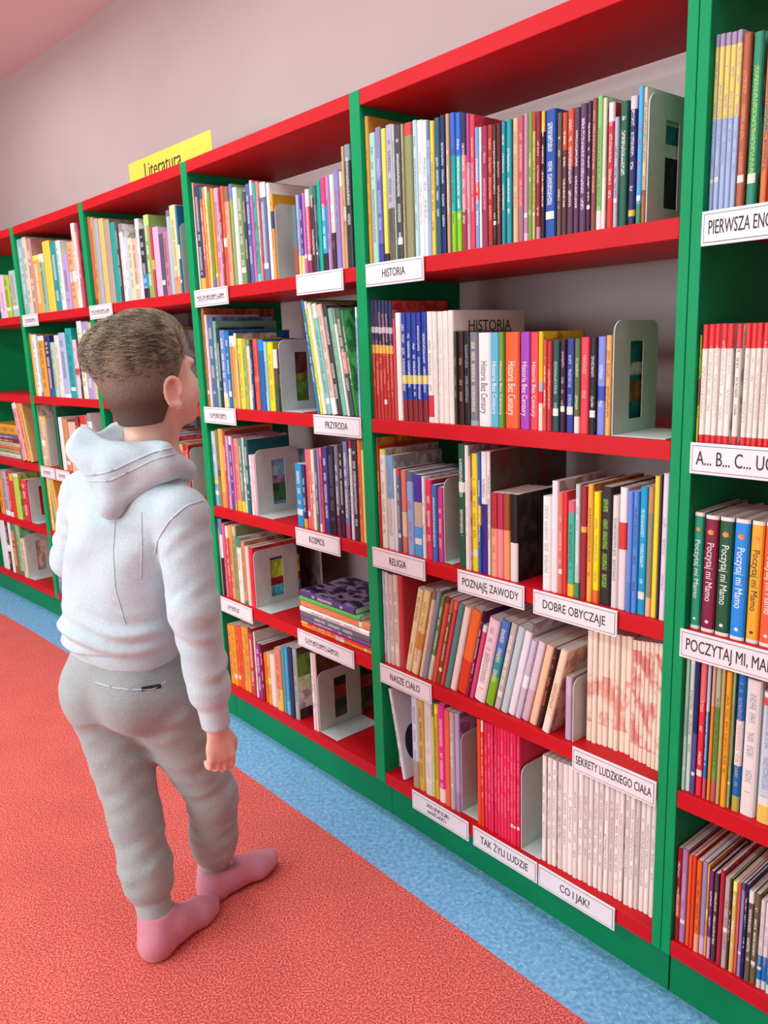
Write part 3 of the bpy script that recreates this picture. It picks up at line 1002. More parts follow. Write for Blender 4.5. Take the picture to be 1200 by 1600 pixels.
# bookends stand among the books: bay, shelf, front-edge x, top y, setback, plate depth, foot, slot, label
ENDS = [('3', 1, 1008, 142, 0.012, 0.150, 0.0, True, 'grey metal bookend at the end of the HISTORIA row'),
        ('3', 2, 955, 501, 0.008, 0.150, 0.115, True, 'grey metal bookend on the shelf below HISTORIA'),
        ('3', 3, 695, 749, 0.02, 0.155, 0.03, False, 'grey metal bookend above the RELIGIA sign'),
        ('3', 4, 894, 1062, 0.012, 0.13, 0.03, True, 'grey metal bookend beside the short lilac book'),
        ('3', 5, 721.5, 1148, 0.02, 0.155, 0.06, True, 'grey metal bookend just before the red book series'),
        ('3', 5, 814, 1199, 0.012, 0.155, 0.06, False, 'grey metal bookend between red and white book series'),
        ('2', 1, 435.5, 318, 0.02, 0.155, 0.05, False, 'grey metal bookend in the top row left of the blank sign'),
        ('2', 2, 441, 531, 0.02, 0.155, 0.11, True, 'grey metal bookend with brown cover in its slot, left of PRZYRODA'),
        ('2', 3, 404, 704, 0.014, 0.17, 0.09, True, 'grey metal bookend holding the row left of the KOSMOS sign'),
        ('2', 4, 401, 862, 0.014, 0.175, 0.09, True, 'grey metal bookend with colourful cover beside the lying stack'),
        ('2', 5, 500.5, 1052, 0.016, 0.17, 0.09, True, 'grey metal bookend standing alone on the lowest red shelf'),
        ('1', 1, 289, 348, 0.02, 0.155, 0.0, False, 'grey metal bookend ending the top row above the boy'),
        ('1', 3, 302.5, 700, 0.02, 0.155, 0.0, False, 'grey metal bookend by the boy\'s right shoulder'),
        ('0', 3, 80, 652, 0.02, 0.155, 0.0, False, 'pale metal bookend behind the boy\'s shoulder on the far shelf'),
        ('m1', 4, 50, 750, 0.02, 0.155, 0.08, True, 'pale metal bookend on the farthest fourth shelf'),
        ('m1', 5, 46, 836, 0.02, 0.155, 0.08, True, 'pale metal bookend on the farthest bottom shelf')]
ends = []
for bk, lv, xf, yt, dd, W_, ft, sl_, lab in ENDS:
    e = Bk(); e.fixed = True; e.bk, e.lv, e.b, e.dd, e.W, e.foot, e.slot, e.lab = bk, lv, bays[bk], dd, W_, ft, sl_, lab
    e.s0 = find_s(e.b, xf, dd, LV[lv]); e.h = min(0.30, find_z(e.b, yt, e.s0, dd) - LV[lv]); e.w = 0.0026; e.s1 = e.s0 + e.w; e.ang = 0.0
    e.s0 = min(e.s0, e.b.x1 - 0.004); ends.append(e)
def corners(q):
    c, s_ = math.cos(q.ang), math.sin(q.ang)
    if q.ang > 0: BR = np.array([q.s1, 0.0]); BL = BR + np.array([-q.w * c, q.w * s_])
    else: BL = np.array([q.s0, 0.0]); BR = BL + np.array([q.w * c, -q.w * s_])
    up = np.array([s_, c]) * q.h
    return BL, BR, BR + up, BL + up
def ext(P, z):
    xs_ = []
    for i in range(4):
        a, b_ = P[i], P[(i + 1) % 4]
        if min(a[1], b_[1]) - 1e-9 <= z <= max(a[1], b_[1]) + 1e-9:
            if abs(a[1] - b_[1]) < 1e-6: xs_ += [a[0], b_[0]]
            else: xs_.append(a[0] + (b_[0] - a[0]) * (z - a[1]) / (b_[1] - a[1]))
    return (min(xs_), max(xs_)) if xs_ else None
def clash(a, b_):
    Pa, Pb = corners(a), corners(b_); m_ = -1.0
    zs_ = sorted(set([p[1] for p in Pa] + [p[1] for p in Pb] + list(np.linspace(0, 0.36, 13))))
    for z in zs_:
        ea, eb = ext(Pa, z), ext(Pb, z)
        if ea and eb: m_ = max(m_, ea[1] - eb[0])
    return m_
for kx, L_ in cnt_row.items():
    run = []
    for q in sorted(L_, key=lambda t: t.s0) + [None]:             # books leaning together share one angle
        if q is not None and abs(q.ang) > 0.02 and (not run or (run[-1].ang > 0) == (q.ang > 0)): run.append(q); continue
        if run:
            am = sum(r.ang for r in run) / len(run)
            for r in run: r.ang = am
        run = [q] if q is not None and abs(q.ang) > 0.02 else []
    items = sorted(L_ + [e for e in ends if (e.bk, e.lv) == kx], key=lambda t: t.s0)
    b = items[0].b
    for q in items:
        if q.ang < 0:                                           # lean no further than the side panel
            lim = max(0.0, (q.s0 - b.x0 - 0.002)) / q.h
            if math.sin(-q.ang) > lim: q.ang = -math.asin(min(0.5, lim))
    for _ in range(6):
        for i in range(len(items)):
            for j in (i + 1, i + 2, i + 3):
                if j >= len(items): break
                a_, c_ = items[i], items[j]; m_ = clash(a_, c_)
                if m_ <= 0: continue
                m_ += 0.0003
                if not hasattr(a_, 'fixed'):
                    sh = min(m_, a_.w * 0.3 if j == i + 1 else 0); a_.w -= sh; a_.s1 -= sh; m_ -= sh
                if m_ > 0.0001:
                    if hasattr(c_, 'fixed') and not hasattr(a_, 'fixed'): a_.s0 -= m_; a_.s1 -= m_
                    elif not hasattr(c_, 'fixed'):
                        sh = min(m_, c_.w * 0.3) if j == i + 1 else 0; c_.w -= sh; c_.s0 += m_; c_.s1 += m_ - sh
    for q in reversed(items):                                   # stay inside the right-hand panel
        over = max(p[0] for p in corners(q)) - (b.x1 - 0.001)
        if over > 0 and not hasattr(q, 'fixed'): q.w = max(0.002, q.w - over) if q.ang == 0 else q.w; q.s1 -= over; q.s0 -= 0 if q.ang == 0 else over
    for e in items:
        if hasattr(e, 'fixed') and e.foot:
            nx = [min(p[0] for p in corners(q)) for q in items if q.s0 > e.s0 + 0.001]
            room_ = (min(nx) if nx else b.x1) - e.s0 - 0.0012
            e.foot = e.foot if room_ > e.foot else (room_ if room_ > 0.012 else 0)

def shade(h, f):
    return ''.join('%02x' % max(0, min(255, int(int(h[i:i + 2], 16) * f))) for i in (0, 2, 4))
def book_geo(q):
    """cover as a folded U (rounded spine, two boards) and the block of pages; local x along the shelf, y into it, z up"""
    w_, d_, h = q.w, q.dep, q.h
    t = min(0.0022 if 'hard' in q.o else 0.0013, w_ * 0.22)
    r = min(0.0045, w_ * 0.34)
    outer = [(0, d_), (0, r), (w_ * 0.10, r * 0.28), (w_ * 0.28, 0), (w_ * 0.72, 0), (w_ * 0.90, r * 0.28), (w_, r), (w_, d_)]
    inner = [(t, d_), (t, r), (t + 0.05 * w_, r + t * .6), (w_ * 0.3, t + r * .6), (w_ * 0.7, t + r * .6), (w_ - t - .05 * w_, r + t * .6), (w_ - t, r), (w_ - t, d_)]
    rnd = random.Random(int(q.s0 * 1e5) + q.lv * 77)
    tc = q.o.get('t')
    plain = not any(k_ in q.o for k_ in ('t', 'h', 'm', 'q', 'n', 'hard'))
    if plain and rnd.random() < 0.72:
        lum = sum(int(q.main[i:i + 2], 16) * f for i, f in ((0, .3), (2, .59), (4, .11)))
        tc = rnd.choice(['f4f0e8', 'f8e8c0', 'e8f0f8']) if lum < 125 else rnd.choice(['3a3440', '5a3038', '28405a', 'c03838', 'fbfaf6']) if lum < 205 else rnd.choice(['6a6470', 'b04848', '40608a', '8a8078'])
    if plain and len(q.segs) == 1 and rnd.random() < 0.42:
        c0 = q.segs[0][0]; alt = rnd.choice([shade(c0, .62), shade(c0, 1.35), 'f2eee6', rnd.choice(['d04040', '3060a0', 'e8c040', '40906a'])])
        f_ = rnd.uniform(.05, .16)
        q.segs = [[alt, f_], [c0, 1 - f_]] if rnd.random() < .5 else ([[c0, 1 - f_], [alt, f_]] if rnd.random() < .6 else [[c0, .6 - f_], [alt, f_], [c0, .4]])
    rows = []                                   # (z0, z1, colour, text alpha)
    zz = h
    for c, f in q.segs:
        rows.append([zz - f * h, zz, c, 0.0]); zz -= f * h
    rows[-1][0] = 0.0
    def cut(zc):
        for i, r_ in enumerate(rows):
            if r_[0] + 0.002 < zc < r_[1] - 0.002:
                rows[i:i + 1] = [[zc, r_[1], r_[2], r_[3]], [r_[0], zc, r_[2], r_[3]]]; return
    if tc:
        a_, b_ = (0.18 + rnd.random() * .12, 0.72 + rnd.random() * .2)
        if w_ > 0.02: a_, b_ = 0.15, 0.9
        cut(a_ * h); cut(b_ * h)
        for r_ in rows:
            zc = (r_[0] + r_[1]) / 2
            if a_ * h < zc < b_ * h: r_[3] = 1.0
    qc = None
    if 'q' in q.o:                               # one picture printed across the spines of a whole series
        qc, qa, qb = q.o['q'].split(':'); qa, qb = float(qa) * h, float(qb) * h
        cut(qa); cut(qb)
        for r_ in rows:
            if qa < (r_[0] + r_[1]) / 2 < qb: r_[3] = 0.5
    if ('k' in q.o or (rnd.random() < 0.17 and 'm' not in q.o and 'q' not in q.o)) and h > 0.1:
        z1 = 0.045 + rnd.random() * .01; z0_ = z1 - min(0.016, w_ * 0.9)
        cut(z0_); cut(z1)
        for r_ in rows:
            if z0_ < (r_[0] + r_[1]) / 2 < z1: r_[2] = 'ece8e0'; r_[3] = 0.0
    rows.sort(key=lambda r_: r_[0])
    if 'z' in q.o:                               # zigzag black and white spine foot
        pass
    V, F, FC, FT, FU = [], [], [], [], []
    def quad(pts, col, txt, uv):
        i = len(V); V.extend(pts); F.append(tuple(range(i, i + len(pts)))); FC.append(col); FT.append(txt); FU.append(uv)
    main = q.main; L = lin(main); TX = lin(tc) if tc else (lin(qc) if qc else L)
    pc = q.o.get('p'); pc = pc.split(',') if pc else None
    cb = q.o.get('c')
    uo = rnd.random() * 50 if not qc else q.s0
    for i in range(7):
        (xa, ya), (xb, yb) = outer[i], outer[i + 1]
        if 1 <= i <= 5:
            for z0_, z1, c, al in rows:
                cc = lin(c); a2 = al if (i == 3 or al == 0.5) else 0
                if c == 'ece8e0' and i in (1, 5): cc = L
                quad([(xa, ya, z0_), (xb, yb, z0_), (xb, yb, z1), (xa, ya, z1)], cc, (*TX, a2), [(uo + xa, uo + z0_), (uo + xb, uo + z0_), (uo + xb, uo + z1), (uo + xa, uo + z1)])
        else:
            col, txt = L, (*L, 0)
            if i == 6 and pc: col, txt = lin(pc[0]), (*lin(pc[1]), 0.5)
            elif i == 6 and rnd.random() < 0.5: txt = (*lin(shade(main, 0.6 if sum(L) > 0.6 else 1.9)), 0.5)
            if i == 6 and cb:                    # printed cover picture in broad zones
                zt_ = h
                for j_, sg in enumerate(cb.split('/')):
                    c_, _, f_ = sg.partition(':'); zb_ = max(0.0, zt_ - float(f_ or 1) * h)
                    quad([(xa, ya, zb_), (xb, yb, zb_), (xb, yb, zt_), (xa, ya, zt_)], lin(c_), (*lin(shade(c_, .55 if j_ % 2 else 1.5)), .5), [(uo + ya, uo + zb_), (uo + yb, uo + zb_), (uo + yb, uo + zt_), (uo + ya, uo + zt_)])
                    zt_ = zb_
                    if zt_ <= 0: break
                continue
            quad([(xa, ya, 0), (xb, yb, 0), (xb, yb, h), (xa, ya, h)], col, txt, [(uo + ya, uo), (uo + yb, uo), (uo + yb, uo + h), (uo + ya, uo + h)])
    for i in range(7):
        a_, b_, c_, e_ = outer[i], outer[i + 1], inner[i + 1], inner[i]
        quad([(*a_, h), (*b_, h), (*c_, h), (*e_, h)], lin(rows[-1][2]), (*L, 0), [(0, 0)] * 4)
        quad([(*b_, 0), (*a_, 0), (*e_, 0), (*c_, 0)], L, (*L, 0), [(0, 0)] * 4)
        quad([(*c_, 0), (*e_, 0), (*e_, h), (*c_, h)], lin('e8e4dc'), (*L, 0), [(0, 0)] * 4)
    quad([(*outer[0], 0), (*outer[0], h), (*inner[0], h), (*inner[0], 0)], L, (*L, 0), [(0, 0)] * 4)
    quad([(*outer[7], h), (*outer[7], 0), (*inner[7], 0), (*inner[7], h)], L, (*L, 0), [(0, 0)] * 4)
    ins = 0.003 if 'hard' in q.o else 0.0006
    g = 0.0001
    pv, pf = box_vf((t + g, r + t * 0.7 + g, ins), (w_ - t - g, d_ - ins - 0.0008, h - ins))
    pu = []
    for f in pf: pu.append([(uo + pv[i][0], uo + pv[i][1]) for i in f])
    return (V, F, FC, FT, FU), (pv, pf, pu)
def fill(me, V, F, FC=None, FT=None, FU=None, mats=(), mi=None):
    me.from_pydata(V, [], F)
    for m_ in mats: me.materials.append(m_)
    nl = [len(f) for f in F]
    if FC is not None:
        a = me.color_attributes.new('Col', 'FLOAT_COLOR', 'CORNER')
        a.data.foreach_set('color', np.repeat(np.array([(*c, 1) for c in FC], np.float32), nl, axis=0).ravel())
        a = me.color_attributes.new('Txt', 'FLOAT_COLOR', 'CORNER')
        a.data.foreach_set('color', np.repeat(np.array(FT, np.float32), nl, axis=0).ravel())
    if FU is not None:
        u = me.uv_layers.new(name='UVMap'); u.data.foreach_set('uv', np.array([c for f in FU for c in f], np.float32).ravel())
    if mi is not None: me.polygons.foreach_set('material_index', mi)
    me.update()
def book_mw(q):
    if q.ang > 0:
        T = Matrix.Translation((q.s1, q.dd, LV[q.lv] + 0.0003)) @ Matrix.Rotation(q.ang, 4, 'Y') @ Matrix.Translation((-q.w, 0, 0))
    elif q.ang < 0:
        T = Matrix.Translation((q.s0, q.dd, LV[q.lv] + 0.0003)) @ Matrix.Rotation(q.ang, 4, 'Y')
    else:
        T = Matrix.Translation((q.s0, q.dd, LV[q.lv] + 0.0003))
    return q.b.mw @ T
SINGLE = 288
ranked = sorted(allbooks, key=lambda q: -q.area)
single = set(id(q) for q in ranked[:SINGLE])
SV, SF, SC_, ST, SU, SMI = [], [], [], [], [], []
DOWN = Matrix(((0, 1, 0, 0), (0, 0, -1, 0), (-1, 0, 0, 0), (0, 0, 0, 1)))   # text reading down a spine, facing out
for q in allbooks:
    (V, F, FC, FT, FU), (pv, pf, pu) = book_geo(q)
    mw = book_mw(q)
    if id(q) in single:
        me = bpy.data.meshes.new('book'); fill(me, V, F, FC, FT, FU, [M['book']])
        o = bpy.data.objects.new('book', me); link(o); o.matrix_basis = mw
        size = 'thin' if q.w < 0.011 else ('thick' if q.w > 0.024 else 'slim' if q.w < 0.016 else 'mid-sized')
        cn = colname(q.main); others = [colname(s_[0]) for s_ in q.segs if colname(s_[0]) != cn and s_[1] > 0.12]
        lab = '%s %s%s book%s, %s from left, on %s' % (size, cn, ' and ' + others[0] if others and abs(q.ang) <= .06 else '', ' leaning' if abs(q.ang) > .06 else '', ordinal(q.idx), SHELFNAME[(q.bk, q.lv)])
        if len(lab.split()) > 15: lab = '%s %s book, %s from left, on %s' % (size, cn, ordinal(q.idx), SHELFNAME[(q.bk, q.lv)])
        tag(o, lab, 'book', 'books on ' + SHELFNAME[(q.bk, q.lv)])
        pm = bpy.data.meshes.new('pages'); fill(pm, pv, pf, None, None, pu, [M['paper']])
        po = bpy.data.objects.new('pages', pm); link(po, o)
        if 'h' in q.o or 'm' in q.o:
            txt = 'Historia Bez Cenzury' if 'h' in q.o else 'Poczytaj mi Mamo'
            c = q.o.get('h') or q.o.get('m')
            key = 'ink_' + c
            if key not in M: M[key] = mat_noise('spine_ink_' + c, c, c, 10, 0.5)
            size_ = min(q.w * 0.74, 0.034)
            zc = q.h * (0.42 if 'h' in q.o else 0.52)
            T = Matrix.Translation((q.w * 0.5, -0.0002, zc)) @ DOWN
            tx = text_obj('title', txt, size_, key, o, T, extrude=0.0002)
            want = q.h * (0.56 if 'h' in q.o else 0.50)
            tx.matrix_basis = T @ Matrix.Diagonal((want / max(1e-4, o_W[0]), 1, 1, 1))
            if 'm' in q.o:                      # small picture at the head and publisher mark at the foot of the spine
                kq = 'ink_e08040'
                if kq not in M: M[kq] = mat_noise('spine_picture_orange', 'e05030', 'f0b050', 60, 0.5)
                ang = [i * math.pi / 5 for i in range(10)]
                for zc_, rr, mm in ((q.h * .86, q.w * .26, kq), (q.h * .09, q.w * .16, key)):
                    mesh_obj('spine_emblem', [(q.w / 2 + math.cos(a) * rr * (1 if i % 2 else .8), -0.0003, zc_ + math.sin(a) * rr * (.9 if i % 2 else .7)) for i, a in enumerate(ang)], [tuple(range(9, -1, -1))], mm, o)
        if 'v' in q.o:                          # black oval printed on the white cover
            ang = [i * math.pi / 10 for i in range(20)]
            mesh_obj('cover_picture', [(q.w + 0.0003, q.dep * .26 + math.cos(a) * .032, q.h * .36 + math.sin(a) * .052) for a in ang], [tuple(range(20))], 'ink', o)
        if 'n' in q.o:
            T = Matrix.Translation((q.w + 0.0002, q.dep * 0.50, q.h - 0.036)) @ Matrix(((0, 0, 1, 0), (1, 0, 0, 0), (0, 1, 0, 0), (0, 0, 0, 1)))
            text_obj('title', 'HISTORIA', 0.036, 'ink', o, T, extrude=0.0002, sx=0.95)
    else:
        base = len(SV); R = np.array(mw)
        for vv, ff, c, t_, u_, mi in ((V, F, FC, FT, FU, 0), (pv, pf, [(.8, .76, .7)] * 6, [(0, 0, 0, 0)] * 6, pu, 1)):
            base = len(SV)
            A4 = np.c_[np.array(vv), np.ones(len(vv))] @ R.T
            SV.extend(map(tuple, A4[:, :3])); SF.extend(tuple(i + base for i in f) for f in ff)
            SC_.extend(c); ST.extend(t_); SU.extend(u_); SMI.extend([mi] * len(ff))
me = bpy.data.meshes.new('book_rows'); fill(me, SV, SF, SC_, ST, SU, [M['book'], M['paper']], SMI)
o = bpy.data.objects.new('book_rows', me); link(o)
tag(o, 'remaining rows of thin and far books further along the shelves', 'books', kind='stuff')
print('BOOKS', len(allbooks), 'single', len(single))

# ------------------------------------------------------------------ bookends
def bookend(e):
    b, s, dd, W, h, foot, slot, label = e.b, e.s0, e.dd, e.W, e.h, e.foot, e.slot, e.lab; z = LV[e.lv] + 0.0004
    t = 0.0022; rc = 0.022
    pr = []
    for cx, cz, a0 in ((W - rc, h - rc, 0), (rc, h - rc, 90)):
        for i in range(6):
            a = math.radians(a0 + 90 * i / 5); pr.append((cx + rc * math.cos(a), cz + rc * math.sin(a)))
    outer = [(0, 0), (W, 0)] + pr
    y0, y1, z0_, z1 = W * 0.36, W * 0.66, h * 0.13, h * 0.82
    V, F = [], []
    import bmesh
    bm = bmesh.new()
    ov = [bm.verts.new((0, a, c)) for a, c in outer]
    edges = [bm.edges.new((ov[i], ov[(i + 1) % len(ov)])) for i in range(len(ov))]
    if slot:
        iv = [bm.verts.new((0, a, c)) for a, c in ((y0, z0_), (y1, z0_), (y1, z1), (y0, z1))]
        edges += [bm.edges.new((iv[i], iv[(i + 1) % 4])) for i in range(4)]
    bmesh.ops.triangle_fill(bm, use_beauty=True, use_dissolve=False, edges=edges)
    fs = list(bm.faces)
    ex = bmesh.ops.extrude_face_region(bm, geom=fs)
    bmesh.ops.translate(bm, vec=(t, 0, 0), verts=[v for v in ex['geom'] if isinstance(v, bmesh.types.BMVert)])
    bmesh.ops.recalc_face_normals(bm, faces=bm.faces)
    me = bpy.data.meshes.new('bookend'); bm.to_mesh(me); bm.free(); me.materials.append(M['bookend'])
    o = bpy.data.objects.new('bookend', me); link(o); o.matrix_basis = b.mw @ Matrix.Translation((s, dd, z))
    tag(o, label, 'bookend', 'grey metal bookends')
    if foot: box('base_plate', (t + 0.0002, 0.0, 0), (foot, W, 0.002), 'bookend', o, 0.0004)
    return o
for e in ends: bookend(e)

# ------------------------------------------------------------------ lying books and a facing book on the fourth shelf of bay 2
def lying(bk, s, dd, z, w_, dep, th, cspine, ccover, label, rot=0.0, pic=None):
    b = bays[bk]
    q = Bk(); q.w, q.dep, q.h, q.o, q.s0, q.lv = th, dep, w_, {}, s, 3
    q.segs = [[cspine, 1.0]]; q.main = ccover
    if pic: q.o['p'] = pic
    (V, F, FC, FT, FU), (pv, pf, pu) = book_geo(q)
    me = bpy.data.meshes.new('book'); fill(me, V, F, FC, FT, FU, [M['book']])
    # thickness up, height along the shelf, spine to the room
    o = bpy.data.objects.new('book', me); link(o)
    o.matrix_basis = b.mw @ Matrix.Translation((s, dd, z)) @ Matrix.Rotation(rot, 4, 'Z') @ Matrix(((0, 0, -1, w_), (0, 1, 0, 0), (1, 0, 0, 0), (0, 0, 0, 1)))
    tag(o, label, 'book', 'books lying in a stack')
    pm = bpy.data.meshes.new('pages'); fill(pm, pv, pf, None, None, pu, [M['paper']])
    link(bpy.data.objects.new('pages', pm), o)
    return o
b = bays['2']
sL = find_s(b, 469, 0.012, LV[4])
sR = b.x1 - 0.004
zz = LV[4] + 0.0005
stack = [(0.013, 'f0a030', 'f0c060', 1.0, 'thin orange book lying lowest in the stack of eight'), (0.008, 'd83048', 'd83048', .985, 'thin red book lying second from bottom in the stack'),
         (0.013, '7068a8', '6878b0', .95, 'violet book lying third from bottom in the stack'), (0.018, '6a6870', '7a7880', .95, 'grey book lying fourth from bottom in the stack'),
         (0.016, 'f0e8e0', 'f0ece8', .945, 'white book lying midway in the stack, below the orange one'), (0.020, 'f09060', 'f0a078', .94, 'salmon orange book lying third from top in the stack'),
         (0.014, '60c060', '70c8a8', .83, 'green book lying second from top in the stack'), (0.018, '5a3a80', '2a2048', .76, 'dark purple book with bright cover picture on top of the stack')]
for i, (th, cs, cc, wf, lab) in enumerate(stack):
    wd = (sR - sL) * wf
    lying('2', sL + random.uniform(0, .004), 0.012 + random.uniform(0, .006), zz, wd, 0.20, th, cs, cc, lab, pic='241c40,a8a0c8' if i == 7 else None)
    zz += th + 0.0003
# upright cover facing the room, leaning at the back of the same shelf
fb = Bk(); fb.w, fb.dep, fb.h, fb.o, fb.s0, fb.lv = 0.012, 0.19, 0.262, {'p': '786c6c,4a3a34'}, 0.3, 4
fb.segs = [['6a6060', 1.0]]; fb.main = '786c6c'
(V, F, FC, FT, FU), (pv, pf, pu) = book_geo(fb)
me = bpy.data.meshes.new('book'); fill(me, V, F, FC, FT, FU, [M['book']])
o = bpy.data.objects.new('book', me); link(o)
s_ = find_s(b, 506, 0.30, 0.62)
o.matrix_basis = b.mw @ Matrix.Translation((s_, 0.285, LV[4] + 0.0004)) @ Matrix.Rotation(math.radians(90), 4, 'Z') @ Matrix.Rotation(math.radians(180), 4, 'Z') @ Matrix.Translation((0, 0, 0))
o.matrix_basis = b.mw @ Matrix(((0, -1, 0, s_), (-1, 0, 0, 0.290), (0, 0, 1, LV[4] + 0.0004), (0, 0, 0, 1))) if False else b.mw @ Matrix.Translation((s_ - 0.19, 0.29, LV[4] + 0.0004)) @ Matrix.Rotation(math.radians(-90), 4, 'Z') @ Matrix.Translation((0.0, 0.0, 0))
tag(o, 'brownish grey book standing cover forward behind the lying stack', 'book')
pm = bpy.data.meshes.new('pages'); fill(pm, pv, pf, None, None, pu, [M['paper']]); link(bpy.data.objects.new('pages', pm), o)
# far bay: short pile and a yellow cover
b = bays['m1']
sL = find_s(b, -14, 0.03, LV[3]); sR = find_s(b, 33, 0.03, LV[3]); zz = LV[3] + 0.0005
for i, (th, cs, lab) in enumerate(((0.024, 'd8d0c8', 'pale book lying lowest in the far pile'), (0.020, '90b070', 'green book lying second in the far pile'), (0.016, 'e07050', 'orange book lying third in the far pile'),
                                   (0.022, 'c8c0a0', 'beige book lying fourth in the far pile'), (0.018, '8a2830', 'dark red book lying fifth in the far pile'), (0.020, '6a5890', 'violet book lying on top of the far pile'))):
    lying('m1', sL, 0.03 + i * 0.001, zz, sR - sL, 0.19, th, cs, cs, lab); zz += th + 0.0003
q = lying('m1', sL, 0.05, zz, (sR - sL) * 0.9, 0.17, 0.055, 'e8a838', 'e8b850', 'thick yellow book resting on the far pile of lying books')

# ------------------------------------------------------------------ the boy
def surface_nets(vol, xs, ys, zs):
    nx, ny, nz = vol.shape
    ins = vol < 0
    c = [ins[i:nx - 1 + i, j:ny - 1 + j, k:nz - 1 + k] for i in (0, 1) for j in (0, 1) for k in (0, 1)]
    anyi = c[0].copy(); alli = c[0].copy()
    for x in c[1:]: anyi |= x; alli &= x
    cells = np.argwhere(anyi & ~alli)
    idx = -np.ones((nx - 1, ny - 1, nz - 1), np.int64); idx[tuple(cells.T)] = np.arange(len(cells))
    acc = np.zeros((len(cells), 3)); cnt = np.zeros(len(cells))
    AX = (xs, ys, zs)
    for a in range(3):
        o1, o2 = [(1, 2), (0, 2), (0, 1)][a]
        for i in (0, 1):
            for j in (0, 1):
                p0 = cells.copy(); p0[:, o1] += i; p0[:, o2] += j
                p1 = p0.copy(); p1[:, a] += 1
                v0 = vol[tuple(p0.T)]; v1 = vol[tuple(p1.T)]
                mk = (v0 < 0) != (v1 < 0)
                t = np.where(mk, v0 / np.where(mk, v0 - v1, 1), 0)
                P = np.stack([AX[k][p0[:, k]] for k in range(3)], 1).astype(float)
                P[:, a] += t * (AX[a][p1[:, a]] - AX[a][p0[:, a]])
                acc[mk] += P[mk]; cnt[mk] += 1
    Vv = acc / cnt[:, None]
    F = []
    for a in range(3):
        o1, o2 = [(1, 2), (2, 0), (0, 1)][a]
        sl0 = [slice(None)] * 3; sl1 = [slice(None)] * 3
        sl0[a] = slice(0, -1); sl1[a] = slice(1, None)
        A_, B_ = ins[tuple(sl0)], ins[tuple(sl1)]
        e = np.argwhere(A_ != B_)
        ok = np.ones(len(e), bool)
        for o_ in (o1, o2): ok &= (e[:, o_] > 0) & (e[:, o_] < vol.shape[o_] - 1)
        e = e[ok]; inside = A_[tuple(e.T)]
        q = []
        for (i, j) in ((-1, -1), (0, -1), (0, 0), (-1, 0)):
            p = e.copy(); p[:, o1] += i; p[:, o2] += j; q.append(idx[tuple(p.T)])
        q = np.stack(q, 1); q[~inside] = q[~inside][:, ::-1]
        F.append(q)
    return Vv, np.concatenate(F)
